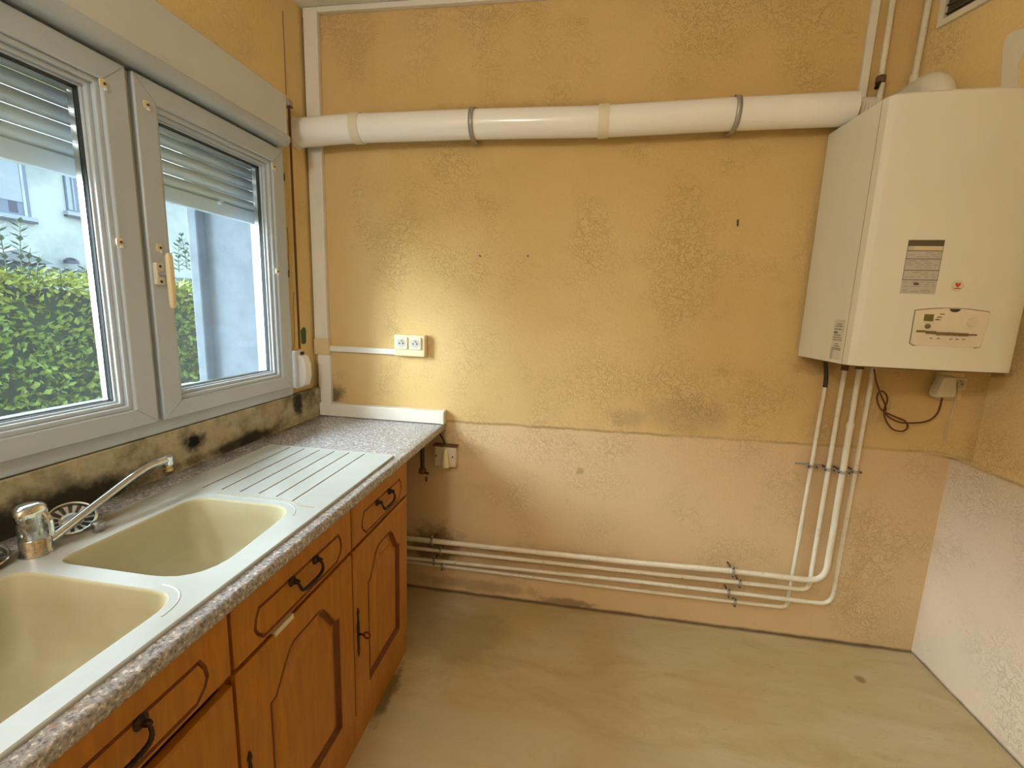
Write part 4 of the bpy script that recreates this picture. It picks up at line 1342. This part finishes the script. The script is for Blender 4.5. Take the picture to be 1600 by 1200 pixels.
# C / thick pipe, uppermost horizontal run
yC, yB, yD, yA = -0.072, -0.052, -0.052, -0.026
zcl = 0.790
zhw = lambda z0, z1, x: z0 + (z1 - z0) * (x - XL) / (2.3 - XL)
rC = 0.0115
pathC = [(XL, yC, 0.295), (1.52, yC, 0.304), (1.90, yC, 0.316), (2.10, yC, 0.316), (2.283, yC, 0.314), (2.283, yC, 0.98)]
pC = pipe_thing('thick white heating pipe, top of the four runs and third riser', fillet(pathC, 0.075, 12), rC, [((0.60, yC, 0.296), (1, 0, 0)), ((1.925, yC, 0.316), (1, 0, 0)), ((2.283, yC, zcl), (0, 0, 1))])
MB().tube([(2.283, yC, 0.97), (2.283, yC, 0.985), (2.283, yC, 0.992), (2.283, yC, 1.22)], [0.0135, 0.0135, 0.0098, 0.0095], 14).build('reducer', 'pipe', pC)
MB().tube([(2.283, yC, 1.20), (2.283, yC, 1.236)], 0.014, 14).build('union_nut', 'rust', pC)
pathB = [(XL, yB, 0.237), (1.52, yB, 0.249), (1.95, yB, 0.256), (2.238, yB, 0.258), (2.243, yB, 1.20)]
pB = pipe_thing('white heating pipe, second run down and second riser', fillet(pathB, 0.035, 10), 0.0085, [((0.635, yB, 0.239), (1, 0, 0)), ((1.965, yB, 0.256), (1, 0, 0)), ((2.241, yB, zcl), (0, 0, 1))])
MB().tube([(2.243, yB, 1.19), (2.243, yB, 1.236)], 0.012, 14).build('union_nut', 'rust', pB)
pathD = [(XL, yD, 0.183), (1.52, yD, 0.203), (1.95, yD, 0.205), (2.333, yD, 0.205), (2.341, yD, 1.17)]
pD = pipe_thing('white heating pipe, third run down and right-hand riser', fillet(pathD, 0.055, 10), 0.0085, [((0.605, yD, 0.186), (1, 0, 0)), ((1.925, yD, 0.205), (1, 0, 0)), ((2.338, yD, zcl), (0, 0, 1))])
MB().tube([(2.341, yD, 1.165), (2.341, yD, 1.21)], 0.0115, 14).build('coupling', 'upvc_old', pD)
MB().tube([(2.341, yD, 1.205), (2.341, yD, 1.236)], 0.009, 14).build('union_nut', 'rust', pD)
pathA = [(XL, yA, 0.147), (1.52, yA, 0.143), (1.95, yA, 0.147), (2.178, yA, 0.150), (2.196, yA, 1.125)]
pA = pipe_thing('white heating pipe, lowest run and left-hand riser', fillet(pathA, 0.03, 10), 0.0075, [((0.637, yA, 0.147), (1, 0, 0)), ((1.965, yA, 0.147), (1, 0, 0)), ((2.190, yA, zcl), (0, 0, 1))])
MB().tube(catmull([(2.196, yA, 1.118), (2.193, yA - 0.004, 1.15), (2.180, yA - 0.02, 1.19), (2.166, yA - 0.028, 1.24)], 5), [0.0085] + [0.0075] * 14 + [0.0075], 12).build('black_hose', 'rubber', pA)
br = MB().cyl((2.14, -0.004, zcl), (2.375, -0.004, zcl), 0.004, 8).build('clamp_rail', 'zinc', None)
tag(br, 'thin metal rail holding the clamps of the four risers', 'rail')

# pipes above the boiler
c0 = [PX(1365, 0, 'y', -0.012), PX(1353, 140, 'y', -0.012)]
tc = thing('conduit', 'flat white conduit rising above the boiler, leftmost of three', 'conduit', (c0[1].x, 0, c0[1].z))
xA = (c0[0].x + c0[1].x) / 2
box('cover', 'trunk', tc, xA - 0.013, xA + 0.013, -0.016, 0.0, 2.17, CEIL - 0.001, 0.002)
xB = PX(1386, 60, 'y', -0.03).x
p2 = thing('upper_pipe', 'white painted pipe with brass valve above the boiler, middle of three', 'pipe', (xB, -0.03, 2.2))
MB().cyl((xB, -0.03, 2.235), (xB, -0.03, CEIL - 0.001), 0.0095, 14).build('pipe', 'pipe', p2)
vz = PX(1380, 124, 'y', -0.03).z
vl = MB().lathe([(0.012, -0.014), (0.016, -0.012), (0.016, 0.008), (0.012, 0.012)], (xB, -0.03, vz), n=8).build('valve_body', 'rust', p2)
MB().tube([(xB, -0.03, vz), (xB - 0.02, -0.05, vz - 0.035)], 0.007, 10).build('valve_spindle', 'dark_metal', vl)
MB().tube([(xB + 0.004, -0.03, vz - 0.012), (xB + 0.006, -0.03, 2.06)], 0.011, 12).build('lower_pipe', 'pipe', p2)
xC = PX(1444, 60, 'y', -0.03).x
p3 = thing('upper_pipe', 'white painted pipe rising behind the flue, rightmost of three', 'pipe', (xC, -0.03, 2.2))
MB().tube([(xC - 0.012, -0.026, 2.06), (xC - 0.006, -0.026, 2.30), (xC, -0.026, CEIL - 0.001)], 0.0100, 14).build('pipe', 'pipe', p3)
MB().tube([(xC - 0.009, -0.026, 2.20), (xC - 0.008, -0.026, 2.235)], 0.0135, 14).build('coupling', 'pipe', p3)

# ------------------------------------------------------------------ boiler power socket and cords
bs_ = thing('wall_socket', 'yellowed square wall socket with white plug below the boiler', 'socket', (2.63, 0.0, 1.10))
box('back_box', 'cream', bs_, 2.588, 2.684, -0.030, -0.0, 1.096, 1.200, 0.004)
socket_module(bs_, 2.650, 1.160, 0.024, -0.030, 'cream')
pl_ = thing('power_plug', 'pale rounded power plug with looped brown cord below the boiler', 'plug', (2.59, -0.06, 1.10))
b = MB()
b.loops([[(2.592 + dx, -0.031 - h, 1.150 + dz2) for dx, dz2 in rounded([(-0.042 * s, -0.044 * s), (0.036 * s, -0.044 * s), (0.022 * s, 0.040 * s), (-0.022 * s, 0.040 * s)], 0.014, 4)] for s, h in ((0.92, 0.0), (1.0, 0.008), (1.0, 0.028), (0.86, 0.038))], True, True)
b.build('plug_body', 'cream_grey', pl_, angle=50)
zz_ = lambda px, py, y: tuple(PX(px, py, 'y', y))
cord_px = [(1366, 577), (1369, 596), (1376, 616), (1383, 632), (1383, 642), (1377, 640), (1371, 628), (1371, 616), (1378, 611), (1385, 617), (1386, 628), (1381, 641), (1384, 656), (1394, 670), (1409, 674), (1418, 668), (1414, 658), (1398, 651), (1383, 645), (1392, 654), (1406, 660), (1420, 661), (1440, 660), (1455, 655), (1466, 643), (1472, 622), (1474, 612)]
cpts = []
for i, (a_, c_) in enumerate(cord_px):
    yy = -0.045 + 0.018 * math.sin(i * 0.9)
    if i < 3:
        yy = -0.09 + i * 0.02
    cpts.append(zz_(a_, c_, yy))
cd = MB().tube(catmull(cpts, 5), 0.0032, 8).build('cord', 'brown_cord', pl_)
cd['label'] = 'looped dark brown cord'
cl2 = [zz_(1497, 598, -0.045), zz_(1495, 620, -0.040), zz_(1488, 645, -0.03), zz_(1479, 668, -0.025), zz_(1476, 688, -0.02), zz_(1479, 702, -0.015), zz_(1483, 711, -0.010)]
cc = MB().tube(catmull(cl2, 5), 0.0032, 8).build('thin_cable', 'clear_cable', None)
tag(cc, 'thin pale cable dropping from the socket to the wall corner', 'cable')

# ------------------------------------------------------------------ pendant added round the fill light behind the camera
pd = thing('added_fill_pendant', 'bare bulb pendant added behind the camera as unseen fill light', 'lamp', (0.56, -2.75, CEIL))
MB().lathe([(0.045, 0.0), (0.045, -0.012), (0.012, -0.03), (0.003, -0.031)], (0.56, -2.75, CEIL - 0.0005)).build('ceiling_rose', 'white_plastic', pd)
MB().cyl((0.56, -2.75, CEIL - 0.02), (0.56, -2.75, 2.30), 0.003, 8).build('flex', 'white_plastic', pd)
kb = N('added_bulb_glow')  # glow for the bulb of the added pendant
kb.b.inputs['Emission Color'].default_value = (1, 0.97, 0.9, 1)
kb.b.inputs['Emission Strength'].default_value = 3.0
kb.color((0.9, 0.9, 0.88))
M['bulb'] = kb.m
MB().lathe([(0.010, 0.0), (0.014, -0.02), (0.027, -0.045), (0.030, -0.062), (0.024, -0.082), (0.010, -0.092), (0.001, -0.093)], (0.56, -2.75, 2.245)).build('bulb', 'bulb', pd)
MB().lathe([(0.004, 0.07), (0.018, 0.06), (0.020, 0.0), (0.016, -0.004)], (0.56, -2.75, 2.245)).build('lamp_holder', 'white_plastic', pd)

# ------------------------------------------------------------------ outdoors
struct(box('ground', 'ground', None, -30, -0.47, -12, 24, -0.55, -0.35), 'gravel and grass ground outside the window', 'ground')

# facing house
FXX = -13.0
hs = thing('house', 'pale rendered house facing the window beyond the hedge', 'house', (FXX, 6, -0.35))
box('wall', 'facade', hs, FXX - 6, FXX, -10, 22, -0.35, 5.15)
MB().prism([(FXX + 0.4, 5.10), (FXX - 6.4, 5.10), (FXX - 3, 6.0)], lambda x, z: (x, -10.3, z), lambda x, z: (x, 22.3, z)).build('roof', 'roof', hs, smooth=False)


def fpx(px, py):
    q = PX(px, py, 'x', FXX)
    return q.y, q.z


def house_window(px_l, px_r, py_top, py_bot, open_gap):
    ya, zb = fpx(px_l, py_bot)
    yb2, _ = fpx(px_r, py_bot)
    zt = zb + 1.55
    w_ = MB().box(FXX - 0.02, FXX + 0.05, ya, yb2, zb, zt).build('window', 'facade_blue', hs)
    if open_gap:
        box('roller_blind', 'facade_pale', w_, FXX + 0.04, FXX + 0.065, ya + 0.10, yb2 - 0.16, zb + 0.34, zt)
        box('pane', 'facade_dark', w_, FXX + 0.04, FXX + 0.055, ya + 0.26, yb2 - 0.28, zb + 0.06, zb + 0.33)
        box('side_panel', 'facade', w_, FXX + 0.04, FXX + 0.07, yb2 - 0.15, yb2 - 0.09, zb, zt)
    else:
        box('folded_shutter', 'facade_pale', w_, FXX + 0.04, FXX + 0.065, ya + 0.02, ya + 0.12, zb + 0.05, zt)
        box('folded_shutter', 'facade_pale', w_, FXX + 0.04, FXX + 0.065, ya + 0.17, ya + 0.21, zb + 0.05, zt)
    box('sill', 'facade_pale', w_, FXX - 0.02, FXX + 0.14, ya - 0.08, yb2 + 0.08, zb - 0.10, zb)
    box('sill_edge', 'facade_dark', w_, FXX - 0.02, FXX + 0.12, ya - 0.08, yb2 + 0.08, zb - 0.15, zb - 0.10)
    return w_


house_window(-8, 46, 240, 331, True)
house_window(104, 150, 260, 330, False)
ya, za = fpx(60, 416)
ledge = MB().box(FXX, FXX + 0.10, -2, 18, za - 0.06, za).build('ledge', 'facade_blue', hs)
ya, za = fpx(101, 412)
MB().lathe([(0.17, 0.0), (0.16, 0.09), (0.09, 0.15), (0.01, 0.17)], (FXX + 0.22, ya, za), n=14).build('wall_lamp', 'facade_dark', hs)

# shed roof behind the hedge
XSH = -6.5
sa, sb2 = PX(-40, 420, 'x', XSH), PX(71, 410, 'x', XSH)
sd_ = thing('garden_shed', 'small dark garden shed with grey roof behind the hedge', 'shed', (XSH, (sa.y + sb2.y) / 2, -0.35))
box('wall', 'shed_dark', sd_, XSH - 1.2, XSH, sa.y, sb2.y, -0.35, sb2.z)
apex = PX(14, 388, 'x', XSH)
MB().prism([(sa.y - 0.05, sb2.z - 0.02), (sb2.y + 0.06, sb2.z - 0.02), (apex.y + 0.05, apex.z)], lambda y, z: (XSH - 1.3, y, z), lambda y, z: (XSH + 0.08, y, z)).build('roof', 'shed_roof', sd_, smooth=False)
box('window', 'facade_pale', sd_, XSH - 0.02, XSH + 0.02, sb2.y - 0.26, sb2.y - 0.04, sb2.z - 0.26, sb2.z - 0.08)

# hedge
hg = thing('hedge', 'clipped green privet hedge outside the window', 'hedge', (-2.8, 1.2, -0.35))
rh = random.Random(11)
box('dark_core', 'leaf_dark', hg, -3.2, -2.58, -1.6, 4.4, -0.35, 1.40)  # solid core; shade inside the hedge put into its dark colour


def leaf(b2, c_, d, up, L, Wd):
    d = d.normalized()
    s_ = d.cross(up)
    if s_.length < 1e-4:
        s_ = Vector((1, 0, 0))
    s_.normalize()
    nn = s_.cross(d).normalized()
    v = [c_, c_ + d * L * 0.45 + s_ * Wd + nn * 0.1 * Wd, c_ + d * L, c_ + d * L * 0.45 - s_ * Wd + nn * 0.1 * Wd, c_ + d * L * 0.5 - nn * 0.25 * Wd]
    b2.add(v, [(0, 1, 4), (1, 2, 4), (2, 3, 4), (3, 0, 4)])


b = MB()
for i in range(12000):
    y = rh.uniform(-0.9, 3.0)
    t = rh.random()
    if t < 0.72:
        z = rh.uniform(-0.1, 1.5)
        x = -2.50 + rh.gauss(0, 0.05) + 0.05 * math.sin(y * 7 + z * 5)
    else:
        z = 1.42 + abs(rh.gauss(0, 0.045))
        x = rh.uniform(-3.15, -2.5)
    d = Vector((rh.gauss(0.5, 0.6), rh.gauss(0, 0.7), rh.gauss(0.45, 0.6)))
    if d.length < 0.1:
        continue
    leaf(b, Vector((x, y, z)), d, Vector((rh.gauss(0, 1), rh.gauss(0, 1), rh.gauss(0, 1))), rh.uniform(0.040, 0.070), rh.uniform(0.013, 0.021))
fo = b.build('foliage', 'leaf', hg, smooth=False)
fo['kind'] = 'stuff'


def shoot(px, py, h, lean, nl):
    base = PX(px, py, 'x', -2.52)
    pts = [Vector((-2.52, base.y + lean * t * t, base.z + h * t)) for t in [i / 6 for i in range(7)]]
    b2 = MB().tube(pts, [0.005 - 0.0005 * i for i in range(7)], 6)
    for i in range(nl):
        t = 0.05 + 0.95 * i / nl
        c_ = Vector((-2.52, base.y + lean * t * t, base.z + h * t))
        for s in (-1, 1):
            a = i * 1.57
            d = Vector((0.5 * math.sin(a) * s, math.cos(a) * s + 0.25 * s, 0.45))
            leaf(b2, c_, d, Vector((0, 0, 1)), rh.uniform(0.055, 0.075), rh.uniform(0.014, 0.019))
    b2.build('tall_shoot', 'leaf_shoot', hg, smooth=False)


for a in ((12, 432, 0.40, -0.02, 13), (36, 432, 0.38, 0.03, 12), (-8, 432, 0.36, 0.0, 12), (58, 434, 0.16, 0.05, 5), (46, 434, 0.2, 0.03, 5), (95, 434, 0.07, 0.0, 3), (112, 434, 0.06, 0.0, 3), (132, 434, 0.09, 0.01, 3), (262, 430, 0.20, 0.02, 6), (280, 425, 0.30, 0.03, 8), (300, 425, 0.28, 0.0, 7), (292, 420, 0.33, -0.04, 8)):
    shoot(*a)
